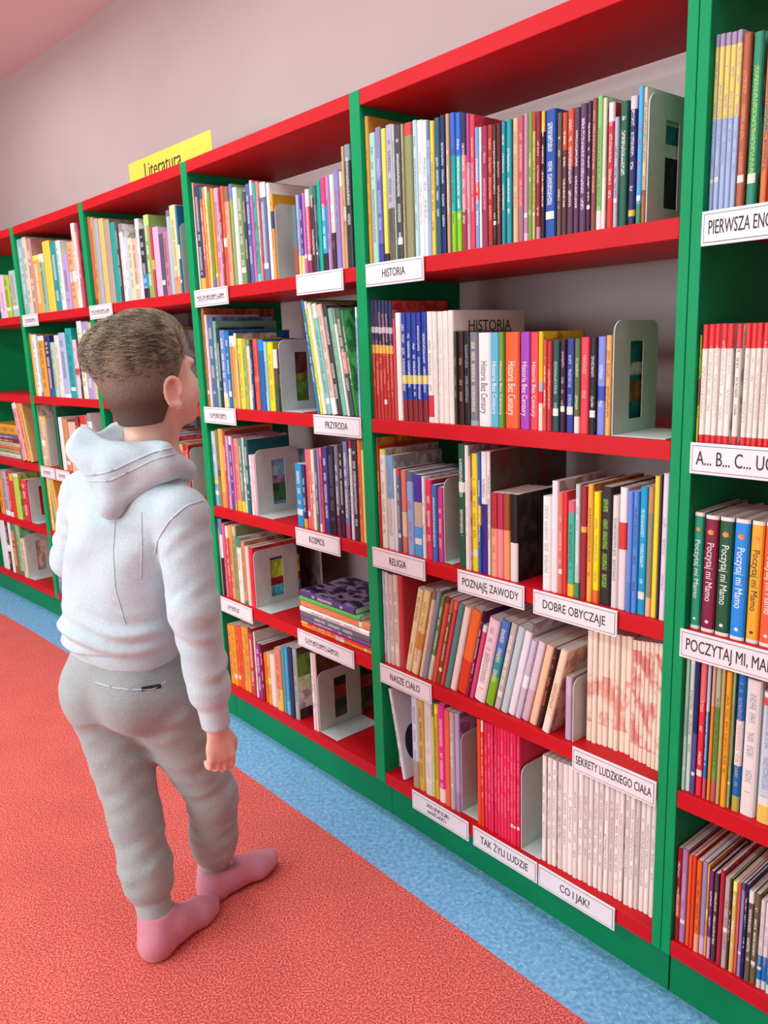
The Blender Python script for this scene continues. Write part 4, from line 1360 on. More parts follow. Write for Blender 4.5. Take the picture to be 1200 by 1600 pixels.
class Field:
    def __init__(s, lo, hi, st, zspec=None):
        s.ax = [np.arange(lo[i], hi[i] + st, st) for i in range(3)]
        if zspec is not None: s.ax[2] = zspec
        s.v = np.full([len(a) for a in s.ax], 1.0, np.float32)
    def region(s, lo, hi):
        sl = []
        for i in range(3):
            a = np.searchsorted(s.ax[i], lo[i]); b = np.searchsorted(s.ax[i], hi[i]); sl.append(slice(max(0, a - 1), min(len(s.ax[i]), b + 1)))
        g = [s.ax[i][sl[i]].reshape([-1 if k == i else 1 for k in range(3)]).astype(np.float32) for i in range(3)]
        return tuple(sl), g
    def put(s, sl, d, k, op='u'):
        o = s.v[sl]
        if op == 'u':
            if k > 0:
                h = np.clip(0.5 + 0.5 * (o - d) / k, 0, 1); r = o * (1 - h) + d * h - k * h * (1 - h)
            else: r = np.minimum(o, d)
        else:
            d = -d
            if k > 0:
                h = np.clip(0.5 - 0.5 * (o - d) / k, 0, 1); r = o * (1 - h) + d * h + k * h * (1 - h)
            else: r = np.maximum(o, d)
        s.v[sl] = r
    def cone(s, a, b, ra, rb, k=0.02, op='u', wr=None, sq=None):
        a = np.asarray(a, float); b = np.asarray(b, float); m = max(ra, rb) + k + 0.02
        sl, (X, Y, Z) = s.region(np.minimum(a, b) - m, np.maximum(a, b) + m)
        ab = b - a; L2 = ab @ ab
        t = np.clip(((X - a[0]) * ab[0] + (Y - a[1]) * ab[1] + (Z - a[2]) * ab[2]) / L2, 0, 1)
        px, py, pz = X - a[0] - t * ab[0], Y - a[1] - t * ab[1], Z - a[2] - t * ab[2]
        r = ra + (rb - ra) * t
        if wr:
            amp, fr, ph = wr
            rg = np.random.RandomState(int(ph * 100) + 5); axd = ab / math.sqrt(L2); f_ = 0
            for q_ in range(5):
                kv = axd * rg.uniform(40, 115) + rg.normal(0, 44, 3)
                f_ = f_ + np.sin(X * kv[0] + Y * kv[1] + Z * kv[2] + rg.uniform(0, 6))
            f_ = f_ / 2.2
            r = r + amp * (np.sign(f_) * np.abs(f_) ** 1.3) * (0.35 + 0.65 * np.abs(2 * t - 1) ** fr) * np.sin(np.pi * np.clip(t, 0.03, .97)) ** 0.4
        d = np.sqrt(px * px + py * py + pz * pz) - r
        s.put(sl, d.astype(np.float32), k, op)
    def cyl(s, a, b, ra, rb, k=0.003, rnd=0.004):
        a = np.asarray(a, float); b = np.asarray(b, float); m = max(ra, rb) + 0.03
        sl, (X, Y, Z) = s.region(np.minimum(a, b) - m, np.maximum(a, b) + m)
        ab = b - a; L = math.sqrt(ab @ ab); u = ab / L
        t = (X - a[0]) * u[0] + (Y - a[1]) * u[1] + (Z - a[2]) * u[2]
        px, py, pz = X - a[0] - t * u[0], Y - a[1] - t * u[1], Z - a[2] - t * u[2]
        rr = np.sqrt(px * px + py * py + pz * pz) - (ra + (rb - ra) * np.clip(t / L, 0, 1)) + rnd
        ax = np.maximum(-t, t - L) + rnd
        d = np.sqrt(np.maximum(rr, 0) ** 2 + np.maximum(ax, 0) ** 2) + np.minimum(np.maximum(rr, ax), 0) - rnd
        s.put(sl, d.astype(np.float32), k)
    def ell(s, c, rad, R=None, k=0.02, op='u'):
        c = np.asarray(c, float); m = max(rad) + k + 0.02
        sl, (X, Y, Z) = s.region(c - m, c + m)
        R = np.eye(3) if R is None else R
        q = [((X - c[0]) * R[i][0] + (Y - c[1]) * R[i][1] + (Z - c[2]) * R[i][2]) for i in range(3)]
        k0 = np.sqrt(sum((q[i] / rad[i]) ** 2 for i in range(3))); k1 = np.sqrt(sum((q[i] / rad[i] ** 2) ** 2 for i in range(3))) + 1e-6
        s.put(sl, (k0 * (k0 - 1) / k1).astype(np.float32), k, op)
    def loft(s, lv, rx, k=0.02, disp=None):
        """stack of ellipses: (z, centre x, centre y, half width along rx, half depth)"""
        lv = sorted(lv); zz = [l[0] for l in lv]
        m = max(max(l[3], l[4]) for l in lv) + 0.04
        lo = (min(l[1] for l in lv) - m, min(l[2] for l in lv) - m, zz[0] - 0.04); hi = (max(l[1] for l in lv) + m, max(l[2] for l in lv) + m, zz[-1] + 0.04)
        sl, (X, Y, Z) = s.region(lo, hi)
        it = lambda j: np.interp(Z, zz, [l[j] for l in lv]).astype(np.float32)
        cx, cy, aa, bb = it(1), it(2), it(3), it(4)
        u = (X - cx) * rx[0] + (Y - cy) * rx[1]; v = -(X - cx) * rx[1] + (Y - cy) * rx[0]
        e = (np.abs(u / aa) ** 2.3 + np.abs(v / bb) ** 2.3) ** (1 / 2.3)
        d = (e - 1) * np.minimum(aa, bb)
        if disp is not None: d = d - disp(u, v, Z)
        d = np.maximum(d, np.maximum(Z - zz[-1], zz[0] - Z))
        s.put(sl, d.astype(np.float32), k)
    def half(s, p, nrm, k=0.0):
        """cut away everything on the nrm side of p"""
        X, Y, Z = [s.ax[i].reshape([-1 if q == i else 1 for q in range(3)]) for i in range(3)]
        d = ((X - p[0]) * nrm[0] + (Y - p[1]) * nrm[1] + (Z - p[2]) * nrm[2]).astype(np.float32)
        s.put((slice(None),) * 3, -d, k, 's')
    def mesh(s, name, mat, parent=None, smooth_it=1):
        Vv, F = surface_nets(s.v, *s.ax)
        for _ in range(smooth_it):                       # light Laplacian smoothing
            acc = np.zeros_like(Vv); c = np.zeros(len(Vv))
            for i in range(4):
                a_, b_ = F[:, i], F[:, (i + 1) % 4]
                np.add.at(acc, a_, Vv[b_]); np.add.at(c, a_, 1); np.add.at(acc, b_, Vv[a_]); np.add.at(c, b_, 1)
            Vv = Vv * 0.5 + 0.5 * acc / np.maximum(c, 1)[:, None]
        me = bpy.data.meshes.new(name)
        me.vertices.add(len(Vv)); me.vertices.foreach_set('co', Vv.astype(np.float32).ravel())
        me.loops.add(F.size); me.loops.foreach_set('vertex_index', F.astype(np.int32).ravel())
        me.polygons.add(len(F)); me.polygons.foreach_set('loop_start', np.arange(0, F.size, 4, dtype=np.int32))
        me.polygons.foreach_set('use_smooth', np.ones(len(F), bool))
        me.update(calc_edges=True)
        me.materials.append(M[mat] if isinstance(mat, str) else mat)
        o = bpy.data.objects.new(name, me); link(o, parent)
        o['_'] = 0; del o['_']
        o_V[name] = (Vv, F)
        return o
o_V = {}

def fabric(name, c1, c2, weave=900, rough=0.95):
    m, nt, b = new_mat(name, rough); b.inputs['Specular IOR Level'].default_value = 0.1
    if 'Sheen Weight' in b.inputs: b.inputs['Sheen Weight'].default_value = 0.25
    tc = N(nt, 'ShaderNodeTexCoord')
    n = N(nt, 'ShaderNodeTexNoise', Scale=weave * 0.45, Detail=2); nt.links.new(tc.outputs['Object'], n.inputs['Vector'])
    n3 = N(nt, 'ShaderNodeTexNoise', Scale=9, Detail=2); nt.links.new(tc.outputs['Object'], n3.inputs['Vector'])
    ad = N(nt, 'ShaderNodeMath', operation='MULTIPLY_ADD'); ad.inputs[1].default_value = 0.5
    nt.links.new(n3.outputs['Fac'], ad.inputs[0]); nt.links.new(n.outputs['Fac'], ad.inputs[2])
    r = N(nt, 'ShaderNodeValToRGB'); r.color_ramp.elements[0].position = 0.55; r.color_ramp.elements[1].position = 0.95
    r.color_ramp.elements[0].color = (*lin(c1), 1); r.color_ramp.elements[1].color = (*lin(c2), 1)
    nt.links.new(ad.outputs[0], r.inputs[0]); nt.links.new(r.outputs[0], b.inputs['Base Color'])
    w1 = N(nt, 'ShaderNodeTexNoise', Scale=weave, Detail=1); nt.links.new(tc.outputs['Object'], w1.inputs['Vector'])
    bpn = N(nt, 'ShaderNodeBump', Strength=0.18, Distance=0.002); nt.links.new(w1.outputs['Fac'], bpn.inputs['Height'])
    n4 = N(nt, 'ShaderNodeTexNoise', Scale=26, Detail=3); nt.links.new(tc.outputs['Object'], n4.inputs['Vector'])
    b4 = N(nt, 'ShaderNodeBump', Strength=0.25, Distance=0.008); nt.links.new(n4.outputs['Fac'], b4.inputs['Height'])
    nt.links.new(bpn.outputs[0], b4.inputs['Normal']); nt.links.new(b4.outputs[0], b.inputs['Normal'])
    return m
M['hoodie'] = fabric('light_grey_fleece', 'bad0d8', 'd4e8ef')
M['trousers'] = fabric('mid_grey_jersey', '98a4a4', 'b2bebe')
M['sock'] = fabric('dusty_pink_knit', 'cc8094', 'de9cae', 1200)
def skin_mat():
    m, nt, b = new_mat('skin', 0.5)
    tc = N(nt, 'ShaderNodeTexCoord'); n = N(nt, 'ShaderNodeTexNoise', Scale=22, Detail=4); nt.links.new(tc.outputs['Object'], n.inputs['Vector'])
    r = N(nt, 'ShaderNodeValToRGB'); r.color_ramp.elements[0].position = 0.35; r.color_ramp.elements[1].position = 0.7
    r.color_ramp.elements[0].color = (*lin('ecb8a2'), 1); r.color_ramp.elements[1].color = (*lin('fcd2c0'), 1)
    nt.links.new(n.outputs['Fac'], r.inputs[0]); nt.links.new(r.outputs[0], b.inputs['Base Color'])
    b.inputs['Subsurface Weight'].default_value = 0.12; b.inputs['Subsurface Radius'].default_value = (0.01, 0.004, 0.002)
    return m
M['skin'] = skin_mat()
def hair_mat():
    m, nt, b = new_mat('brown_hair', 0.5)
    a = N(nt, 'ShaderNodeAttribute'); a.attribute_name = 'Hair'
    tc = N(nt, 'ShaderNodeTexCoord'); n = N(nt, 'ShaderNodeTexNoise', Scale=260, Detail=2); nt.links.new(tc.outputs['Object'], n.inputs['Vector'])
    mx = N(nt, 'ShaderNodeMixRGB', blend_type='MULTIPLY'); mx.inputs[0].default_value = 0.35
    r = N(nt, 'ShaderNodeValToRGB'); r.color_ramp.elements[0].position = 0.3; r.color_ramp.elements[0].color = (.45, .42, .4, 1); r.color_ramp.elements[1].position = 0.65; r.color_ramp.elements[1].color = (1, 1, 1, 1)
    nt.links.new(n.outputs['Fac'], r.inputs[0]); nt.links.new(a.outputs['Color'], mx.inputs[1]); nt.links.new(r.outputs[0], mx.inputs[2])
    nt.links.new(mx.outputs[0], b.inputs['Base Color'])
    bpn = N(nt, 'ShaderNodeBump', Strength=0.4, Distance=0.003); nt.links.new(n.outputs['Fac'], bpn.inputs['Height']); nt.links.new(bpn.outputs[0], b.inputs['Normal'])
    return m
M['hair'] = hair_mat()

# pose: joints placed in the room
al = math.radians(22); G = np.array([math.sin(al), math.cos(al), 0]); Rr = np.array([math.cos(al), -math.sin(al), 0])
be = math.radians(36); hF0 = np.array([math.sin(be), math.cos(be), 0]); hR = np.array([math.cos(be), -math.sin(be), 0])
pt = math.radians(7); Zv = np.array([0, 0, 1.0])
hF = hF0 * math.cos(pt) + Zv * math.sin(pt); hU = -hF0 * math.sin(pt) + Zv * math.cos(pt)
HC = at_y(237, 587, 1.69)
HM = np.array([hR, hF, hU])                      # rows: head axes
def hp(x, y, z): return HC + hR * x + hF * y + hU * z
neckb = at_y(236, 712, 1.70)
shR, elR, wrR = at_y(283, 806, 1.61), at_y(303, 950, 1.575), at_y(337, 1128, 1.60)
shL, elL, wrL = at_y(136, 776, 1.78), at_y(116, 872, 1.83), at_y(150, 905, 2.00)
hiR, knR, anR = at_y(246, 1075, 1.69), at_y(331, 1240, 1.755), at_y(336, 1366, 1.835)
hiL, knL, anL = at_y(162, 1070, 1.73), at_y(211, 1275, 1.675), at_y(247, 1447, 1.625)
heL, toL = at_z(231, 1503, 0.0), at_z(343, 1414, 0.0)
heR, toR = at_z(318, 1408, 0.0), at_z(436, 1352, 0.0)
def ctr(px, py, y): p = at_y(px, py, y); return p
chest = ctr(208, 840, 1.70); waist = ctr(196, 960, 1.70); pelv = ctr(195, 1050, 1.705); shc = (shR + shL) / 2

# --- body: one continuous surface
zs = np.concatenate([np.arange(-0.01, 0.42, 0.008), np.arange(0.42, 0.60, 0.003), np.arange(0.60, 1.10, 0.010), np.arange(1.10, 1.48, 0.0033)])
allp = np.array([shL, wrL, elL, heL, toL, toR, wrR, hp(0, .12, 0), hp(0, -.12, 0)])
lo = allp.min(0) - 0.13; hi = allp.max(0) + 0.13
B = Field((lo[0], lo[1], 0), (hi[0], hi[1], 1), 0.0036, zs)
B.ell(hp(0, -.014, .018), (.074, .093, .087), HM, 0)
B.ell(hp(0, .028, -.042), (.056, .062, .073), HM, .03)
B.ell(hp(0, .068, -.094), (.020, .020, .020), HM, .025)
for s_ in (-1, 1):
    B.ell(hp(s_ * .034, .052, -.046), (.028, .03, .032), HM, .02)
    B.cone(hp(s_ * .052, .0, -.05), hp(s_ * .020, .062, -.092), .022, .016, .02)
    B.ell(hp(s_ * .032, .104, .000), (.017, .014, .012), HM, .012, 's')
    B.ell(hp(s_ * .010, .097, -.038), (.008, .009, .007), HM, .006)
B.ell(hp(0, .078, .016), (.046, .016, .012), HM, .015)
B.cone(hp(0, .090, .002), hp(0, .107, -.032), .008, .0115, .012)
B.ell(hp(0, .089, -.062), (.021, .010, .0055), HM, .006)
B.ell(hp(0, .087, -.071), (.018, .010, .006), HM, .006)
for s_ in (-1, 1):                                # ears: bowl, helix and lobe
    R_e = np.array([hR * s_ * .92 - hF * .38, hF * .92 + hR * s_ * .38, hU])
    ec = hp(s_ * .0775, -.016, -.030)
    B.ell(ec, (.006, .019, .029), R_e, .008)
    for i in range(11):
        a0 = math.radians(-70 + i * 25); a1 = math.radians(-70 + (i + 1) * 25)
        f = lambda a: ec + R_e[0] * .007 - R_e[1] * (.018 * math.cos(a)) + R_e[2] * (.029 * math.sin(a))
        if i < 10: B.cone(f(a0), f(a1), .0042, .0042, .004)
    B.ell(ec + R_e[0] * .009 + R_e[1] * .003, (.005, .009, .014), R_e, .004, 's')
    B.ell(ec + R_e[0] * .003 + R_e[1] * .006 - R_e[2] * .028, (.006, .009, .010), R_e, .006)
    B.cone(ec + R_e[0] * .004 + R_e[1] * .015 - R_e[2] * .006, ec + R_e[0] * .004 + R_e[1] * .013 + R_e[2] * .006, .0045, .0035, .004)
B.cone(hp(0, -.026, -.055), neckb + np.array([0, 0, -.02]), .047, .052, .03)
B.cone(hp(0, .0, -.075), neckb + np.array([0, 0, -.02]), .040, .046, .03)
sk = 0.024                                        # the body stays under the clothes
B.loft([(pelv[2] - .05, pelv[0], pelv[1], .10, .085), (waist[2], waist[0], waist[1], .092, .075), (chest[2], chest[0], chest[1], .105, .08), (shc[2] + .0, shc[0], shc[1], .11, .065), (neckb[2] - .01, neckb[0], neckb[1], .06, .05)], Rr, .04)
for a, e, w_ in ((shR, elR, wrR), (shL, elL, wrL)):
    B.cone(shc * .35 + a * .65, a, .05, .042, .03); B.cone(a, e, .040, .030, .02); B.cone(e, w_, .030, .022, .02)
for h_, k_, a in ((hiR, knR, anR), (hiL, knL, anL)):
    B.cone(h_, k_, .060, .042, .03); B.cone(k_, a, .040, .025, .01)
def hand(wr, D, T, Pn):
    """palm and five fingers; D down the hand, T towards the thumb, Pn out of the back of the hand"""
    R_ = np.array([T, Pn, D])
    B.ell(wr + D * .008, (.023, .017, .026), R_, .012)
    B.ell(wr + D * .046 + Pn * .002, (.031, .013, .040), R_, .010)
    for i, (t0, ln, cu) in enumerate(((.024, .92, .75), (.008, 1.0, .95), (-.008, .95, 1.1), (-.023, .78, 1.25))):
        k0 = wr + D * (.074 - abs(i - 1.2) * .003) + T * t0 + Pn * .003
        a1, a2, a3 = cu * .35, cu * .95, cu * 1.55
        p1 = k0 + (D * math.cos(a1) - Pn * math.sin(a1)) * .031 * ln
        p2 = p1 + (D * math.cos(a2) - Pn * math.sin(a2)) * .021 * ln
        p3 = p2 + (D * math.cos(a3) - Pn * math.sin(a3)) * .016 * ln
        B.cone(wr + D * .05 + T * t0 * .8, k0, .011, .0098, .006); B.cone(k0, p1, .0094, .0082, .0015); B.cone(p1, p2, .0083, .0076, .0015); B.cone(p2, p3, .0076, .0066, .0015)
    t0 = wr + D * .024 + T * .022 - Pn * .004; t1 = wr + D * .050 + T * .037 - Pn * .012; t2 = wr + D * .072 + T * .038 - Pn * .018; t3 = wr + D * .090 + T * .032 - Pn * .024
    B.cone(t0, t1, .0125, .0105, .008); B.cone(t1, t2, .0100, .0088, .002); B.cone(t2, t3, .0088, .0072, .002)
D_ = np.array([.05, .03, -1.0]); D_ /= np.linalg.norm(D_)
Pn_ = Rr * .82 - G * .57; Pn_ -= D_ * (Pn_ @ D_); Pn_ /= np.linalg.norm(Pn_); T_ = np.cross(D_, Pn_); T_ = T_ if T_ @ G > 0 else -T_
hand(wrR + D_ * .012, D_, T_, Pn_)
Dl = (G * .9 - Zv * .35 + Rr * .2); Dl /= np.linalg.norm(Dl); Pl = -Rr + Dl * (Rr @ Dl); Pl /= np.linalg.norm(Pl); Tl = np.cross(Pl, Dl); Tl = Tl if Tl[2] > 0 else -Tl
hand(wrL + Dl * .012, Dl, Tl, Pl)
def foot(F_, he, to, an, grow=0.0, lift=0.0, cut=None):
    d = to - he; L = np.linalg.norm(d[:2]); d = d / np.linalg.norm(d)
    up = Zv; sd = np.cross(d, up)
    h0 = he + d * .030 + up * (.030)
    ball = he + d * (L * .70) + up * (.024 + lift * .6)
    tip = he + d * (L - .020) + up * (.018 + lift)
    F_.ell(h0, (.028 + grow, .030 + grow, .030 + grow), np.array([sd, d, up]), .01)
    F_.cone(h0, ball, .028 + grow, .022 + grow, .02)
    F_.cone(ball - sd * .012, tip - sd * .010, .023 + grow, .016 + grow, .02); F_.cone(ball + sd * .012, tip + sd * .010 - d * .018, .021 + grow, .014 + grow, .02)
    mid = he + d * (L * .38) + up * .045
    F_.cone(h0 + up * .01, an, .026 + grow, .028 + grow, .03); F_.cone(mid + up * (.003), an - up * .005, .026 + grow, .028 + grow, .03); F_.cone(mid, ball, .028 + grow, .02 + grow, .02)
foot(B, heL, toL, anL + Zv * .02, grow=-.008); foot(B, heR, toR, anR + Zv * .02, grow=-.008, lift=.012)
for p in (heL, heR): pass
person = B.mesh('person', 'skin', None, 1)
tag(person, 'boy in light grey hoodie, grey joggers and pink socks looking at the shelves', 'person')

# --- eyes
for s_ in (-1, 1):
    E_ = Field(hp(s_ * .032, .082, 0) - .02, hp(s_ * .032, .082, 0) + .02, .0016)
    E_.ell(hp(s_ * .031, .0595, .000), (.0105, .0110, .0085), HM, 0)
    if 'eye' not in M: M['eye'] = mat_noise('eye_white', 'e8e4e0', 'f0ecea', 20, 0.2)
    E_.mesh('eye', 'eye', person, 0)

# --- hoodie
zmin = pelv[2] + .035
H_ = Field(np.minimum.reduce([shL, elL, wrL, elR, wrR, pelv]) - .16, np.maximum.reduce([shR, shL, wrL, neckb, wrR]) + .15, .0042)
hem = ctr(196, 1012, 1.70)
def torso_fold(u, v, Z):
    a = (Z - hem[2]); back = np.clip(-v / .08, 0, 1)
    low = np.exp(-((a - .055) / .05) ** 2)
    f = .0055 * low * np.sin(a * 150 + 12 * u + 2 * np.sin(18 * u)) * back
    f = f + .0045 * back * np.sin(38 * u + 6 * np.sin(9 * a)) * np.clip((a - .08) / .1, 0, 1) * np.clip((.34 - a) / .1, 0, 1)
    rib = np.where(a < .022, -.006, 0)
    return f + rib
H_.loft([(hem[2] - .022, hem[0], hem[1], .124, .104), (hem[2] + .022, hem[0], hem[1], .128, .108), (hem[2] + .06, hem[0], hem[1], .140, .116), (waist[2] + .03, waist[0], waist[1], .134, .108),
         (chest[2], chest[0], chest[1], .146, .110), (shc[2] - .02, shc[0], shc[1], .150, .096), (shc[2] + .035, shc[0] * .6 + neckb[0] * .4, shc[1] * .6 + neckb[1] * .4, .110, .075), (neckb[2] - .015, neckb[0], neckb[1], .07, .062)], Rr, .02, torso_fold)
for a, e, w_, ph in ((shR, elR, wrR, .4), (shL, elL, wrL, 2.0)):
    H_.cone(shc * .4 + a * .6 + Zv * .008, a + Zv * .004, .060, .056, .035)
    H_.cone(a, e, .058, .050, .010, wr=(.0030, 1.5, ph))
    wdir = (w_ - e) / np.linalg.norm(w_ - e)
    H_.cone(e, w_ - wdir * .078, .050, .043, .02, wr=(.0045, 1.2, ph + 1))
    H_.cone(w_ - wdir * .085, w_ - wdir * .076, .045, .043, .01)
    H_.cyl(w_ - wdir * .055, w_ + wdir * .010, .0335, .0310, .006)
H_.cone(neckb - Zv * .02, hp(0, -.01, -.07), .060, .055, .01, 's')
hoodie = H_.mesh('hoodie', 'hoodie', person, 1)
hoodie['label'] = 'light grey fleece hoodie'
# --- hood lying on the back
K = Field(neckb - np.array([.24, .24, .19]), neckb + np.array([.22, .20, .12]), .0036)
nb = neckb + Zv * .010
def hoodp(x, y, z): return nb + Rr * x + G * y + Zv * z
ringp = []
for i in range(25):
    a = 2 * math.pi * i / 24
    y_ = math.sin(a); x_ = math.cos(a)
    ringp.append(hoodp(x_ * .080, y_ * .074 - .020, -.030 - y_ * .006 + (.030 if y_ < 0 else -.02) * abs(y_)))
for i in range(24): K.cone(ringp[i], ringp[i + 1], .021, .021, .016)
pL, pR, pB, pM = hoodp(-.112, -.078, .012), hoodp(.078, -.058, -.020), hoodp(-.020, -.118, -.100), hoodp(-.010, -.100, -.028)
K.cone(pL, pB, .024, .015, .025); K.cone(pR, pB, .023, .015, .025); K.cone(pL, pM, .028, .030, .025); K.cone(pM, pR, .030, .025, .025); K.cone(pM, pB, .030, .018, .025)
K.cone(hoodp(-.120, -.060, .012), hoodp(-.072, -.012, .040), .021, .016, .035)
K.cone(hoodp(-.072, -.012, .040), hoodp(-.050, .030, .010), .016, .016, .03)
K.cone(hoodp(-.110, -.070, .040), hoodp(.085, -.065, .012), .021, .018, .012)           # folded rim
K.ell(hoodp(-.012, -.048, .050), (.088, .038, .040), np.array([Rr, G, Zv]), .012, 's')   # the open mouth of the hood
K.cone(nb - Zv * .06 + G * .01, hp(0, -.012, -.06), .060, .053, .01, 's')
hood = K.mesh('hood', 'hoodie', hoodie, 1)
# --- trousers
T3 = Field(np.minimum.reduce([hiL, knL, anL, pelv]) - .16, np.maximum.reduce([hiR, knR, anR, pelv]) + .14, .0042)
wt = hem[2] + .03
def seat_fold(u, v, Z):
    return .004 * np.sin(60 * u + 30 * (Z - pelv[2])) * np.exp(-((Z - pelv[2] + .06) / .05) ** 2) * np.clip(-v / .08, 0, 1)
T3.loft([(pelv[2] - .075, pelv[0], pelv[1], .110, .094), (pelv[2] - .03, pelv[0], pelv[1], .121, .106), (pelv[2] + .02, pelv[0], pelv[1], .120, .106), (wt, hem[0], hem[1], .112, .094)], Rr, .02, seat_fold)
T3.ell(pelv - G * .045 - Rr * .056 - Zv * .035, (.072, .07, .085), np.array([Rr, G, Zv]), .03)
T3.ell(pelv - G * .045 + Rr * .056 - Zv * .035, (.072, .07, .085), np.array([Rr, G, Zv]), .03)
for h_, k_, a, ph in ((hiR, knR, anR, .3), (hiL, knL, anL, 1.9)):
    kd = (a - k_) / np.linalg.norm(a - k_)
    T3.cone(h_ - Zv * .01, k_, .086, .058, .03, wr=(.0036, 1.0, ph))
    T3.cone(k_, k_ + (a - k_) * .55, .059, .056, .02, wr=(.0040, 0.8, ph + 1.2))
    T3.cone(k_ + (a - k_) * .45, a - kd * .110, .056, .052, .02, wr=(.0044, 0.8, ph + 2.2))
    T3.cone(a - kd * .115, a - kd * .102, .0545, .0525, .006)
    T3.cyl(a - kd * .070, a + kd * .012, .0405, .0390, .0015)
trousers = T3.mesh('trousers', 'trousers', person, 1)
trousers['label'] = 'mid grey jogging trousers with cuffed ankles'
# --- socks
for he, to, an, lf in ((heL, toL, anL, 0), (heR, toR, anR, .012)):
    S_ = Field(np.minimum.reduce([he, to, an]) - np.array([.08, .08, .03]), np.maximum.reduce([he, to, an]) + .08, .0032)
    foot(S_, he, to, an + Zv * .02, grow=.0060, lift=lf)
    kn_ = knL if lf == 0 else knR; kd = (an - kn_) / np.linalg.norm(an - kn_)
    S_.cone(an - kd * .05, an + kd * .01, .0350, .0355, .02)
    S_.half((0, 0, .0012), (0, 0, -1), .004)
    S_.half((0, 0, an[2] + .042), (0, 0, 1))
    S_.mesh('sock', 'sock', person, 1)['label'] = 'dusty pink knitted sock'

# --- hair: close cropped shell plus combed strands on the crown
HS = Field(HC - .16, HC + .17, .0032)
HS.ell(hp(0, -.016, .024), (.0795, .1005, .0945), HM, 0)
HS.ell(hp(-.002, -.006, .058), (.072, .094, .068), HM, .04)
HS.ell(hp(-.030, -.070, .055), (.046, .046, .042), HM, .05)
HS.cone(hp(0, -.055, -.03), hp(0, -.040, -.112), .050, .040, .03)
HS.cone(hp(.022, -.040, -.03), hp(.018, -.030, -.100), .046, .036, .03)
HS.cone(hp(-.022, -.040, -.03), hp(-.018, -.030, -.100), .046, .036, .03)
v1 = np.array([0, .082, -.050]); v1 /= np.linalg.norm(v1)
fn = hF * .854 - hU * .52
HS.half(hp(0, .058, .060), fn, .006)
gn = (hF * 1.9 - hU) / 2.147
HS.half(hp(0, -.006, -.036), gn, .008)
HS.half(hp(0, 0, -.090), -hU, .006)
for s_ in (-1, 1): HS.ell(hp(s_ * .086, -.014, -.030), (.022, .024, .034), HM, .006, 's')
hair = HS.mesh('hair', 'hair', person, 1)
hair['label'] = 'short brown hair, longer and lighter on top'
Vh, Fh = o_V['hair']
loc = (Vh - HC) @ HM.T
tz = np.clip((loc[:, 2] + .045) / .12, 0, 1)
dark, lightc = np.array(lin('5a4c42')), np.array(lin('b4a690'))
colr = dark[None] * (1 - tz[:, None]) + lightc[None] * tz[:, None]
a = hair.data.color_attributes.new('Hair', 'FLOAT_COLOR', 'POINT'); a.data.foreach_set('color', np.c_[colr, np.ones(len(colr))].astype(np.float32).ravel())
nrm = np.zeros((len(Vh), 3)); hair.data.vertices.foreach_get('normal', nv := np.zeros(len(Vh) * 3, np.float32)); nrm = nv.reshape(-1, 3).astype(float)
top = np.argwhere((loc[:, 2] > .005) & (nrm @ hU > -.35) & (RS.rand(len(loc)) < np.clip((loc[:, 2] - .0) / .05, .12, 1))).ravel()
pick = RS.choice(top, 5200, replace=True)
SVv, SFf, SCc = [], [], []
for i in pick:
    p = Vh[i] + RS.normal(0, .0015, 3); nn = nrm[i]; lc = loc[i]
    flow = -hF * .75 - hR * .55 + hU * .10 + RS.normal(0, .22, 3)
    if lc[1] > .02: flow = flow * .6 + hF * .2 - hR * .7 + hU * .35
    f = flow - nn * (flow @ nn); f /= np.linalg.norm(f) + 1e-6
    ln = RS.uniform(.020, .038) * (1.0 if lc[2] > .05 else .75 if lc[2] > .03 else .42)
    side = np.cross(nn, f); wd = RS.uniform(.0005, .0010)
    clump = math.sin(lc[0] * 170 + lc[1] * 60 + 2 * math.sin(lc[1] * 90)) + RS.normal(0, .5)
    c = lin('665848') if clump < -.6 else (lin('a4967e') if clump < .4 else lin('d2c6ac'))
    c = np.array(c) * (0.45 + 0.55 * np.clip((lc[2] - .005) / .06, 0, 1))
    base = len(SVv)
    for j in range(4):
        t = j / 3
        q_ = p + f * ln * t + nn * (.0045 * math.sin(t * 2.2) - .002 + .002 * t) - nn * (ln * t) ** 2 * 4
        ww = wd * (1 - t * .8)
        SVv += [q_ + side * ww, q_ - side * ww, q_ + nn * ww]; SCc += [c] * 3
    for j in range(3):
        o0 = base + j * 3; o1 = o0 + 3
        for k in range(3): SFf.append((o0 + k, o0 + (k + 1) % 3, o1 + (k + 1) % 3, o1 + k))
st = mesh_obj('hair_strands', SVv, SFf, 'hair', hair, smooth=True); st['kind'] = 'stuff'
a = st.data.color_attributes.new('Hair', 'FLOAT_COLOR', 'POINT'); a.data.foreach_set('color', np.c_[np.array(SCc), np.ones(len(SCc))].astype(np.float32).ravel())

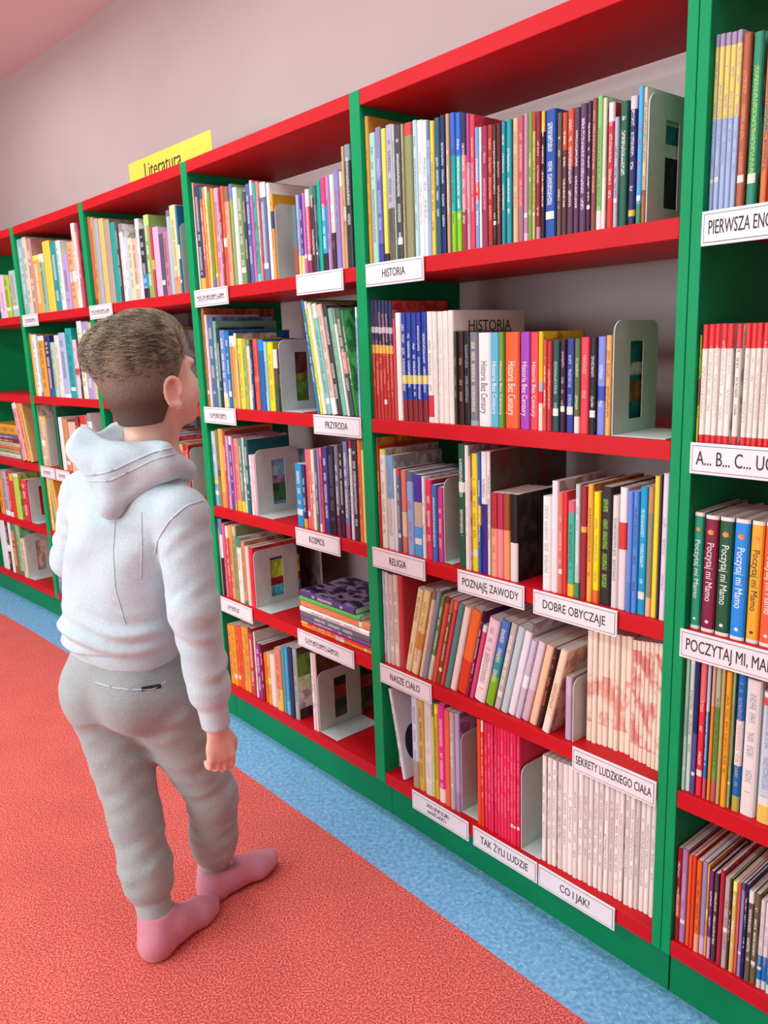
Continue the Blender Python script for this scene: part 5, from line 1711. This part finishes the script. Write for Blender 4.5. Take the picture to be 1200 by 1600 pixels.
# --- seams, pocket and pocket label laid on the clothes
def surf_path(obj, pix, step=6):
    me = obj.data
    nv_ = np.zeros(len(me.vertices) * 3, np.float32); me.vertices.foreach_get('co', nv_)
    tree = BVHTree.FromPolygons([tuple(v) for v in nv_.reshape(-1, 3)], [tuple(p.vertices) for p in me.polygons])
    out = []
    for (x0, y0), (x1, y1) in zip(pix, pix[1:]):
        n_ = max(2, int(math.hypot(x1 - x0, y1 - y0) / step))
        for i in range(n_ + 1):
            t = i / n_; r = ray(x0 + (x1 - x0) * t, y0 + (y1 - y0) * t)
            h = tree.ray_cast(Vector(CAMP), Vector(r).normalized())
            if h[0] is not None: out.append((np.array(h[0]), np.array(h[1])))
    return out
def tube_on(name, pts, rad, mat, parent):
    P = [p for p, n_ in pts]; Nn = [n_ for p, n_ in pts]
    V, F = [], []
    for i, (p, n_) in enumerate(zip(P, Nn)):
        d = P[min(i + 1, len(P) - 1)] - P[max(i - 1, 0)]; d = d / (np.linalg.norm(d) + 1e-9)
        s_ = np.cross(d, n_); s_ /= np.linalg.norm(s_) + 1e-9
        for k in range(5):
            a = 2 * math.pi * k / 5; V.append(p + s_ * math.cos(a) * rad * 1.3 + n_ * (math.sin(a) * rad + rad * .55))
        if i:
            for k in range(5):
                F.append(((i - 1) * 5 + k, (i - 1) * 5 + (k + 1) % 5, i * 5 + (k + 1) % 5, i * 5 + k))
    return mesh_obj(name, V, F, mat, parent, smooth=True)
tube_on('pocket_seam', surf_path(trousers, [(150, 1066), (175, 1074), (205, 1078), (238, 1077), (258, 1066)]), .0016, 'hoodie', trousers)
lab_pts = surf_path(trousers, [(221, 1077), (251, 1072)], 5)
M['label_black'] = mat_noise('black_label', '1c2426', '283234', 60, 0.5)
if len(lab_pts) > 2:
    V, F = [], []
    for i, (p, n_) in enumerate(lab_pts):
        u_ = np.array([0, 0, .0052])
        for q_ in (p + n_ * .0012 + u_, p + n_ * .0026 + u_ * .9, p + n_ * .0026 - u_ * .9, p + n_ * .0012 - u_): V.append(q_)
        if i:
            a0, a1 = (i - 1) * 4, i * 4
            for k in range(4): F.append((a0 + k, a0 + (k + 1) % 4, a1 + (k + 1) % 4, a1 + k))
    F += [(3, 2, 1, 0), tuple(len(V) - 4 + k for k in range(4))]
    mesh_obj('pocket_label', V, F, 'label_black', trousers)['label'] = 'small black woven pocket label'
tube_on('seam', surf_path(hoodie, [(241, 866), (248, 840), (266, 812), (292, 790), (318, 782)]), .0015, 'hoodie', hoodie)
tube_on('seam', surf_path(hoodie, [(180, 815), (177, 860), (180, 920), (196, 975)]), .0009, 'hoodie', hoodie)
tube_on('seam', surf_path(hoodie, [(221, 800), (222, 850), (220, 905)]), .0009, 'hoodie', hoodie)
tube_on('seam', surf_path(hood, [(128, 741), (150, 742), (178, 735), (212, 718), (248, 704), (282, 697)]), .0016, 'hoodie', hood)
tube_on('seam', surf_path(hood, [(140, 752), (170, 752), (200, 738), (240, 718), (284, 706)]), .0012, 'hoodie', hood)
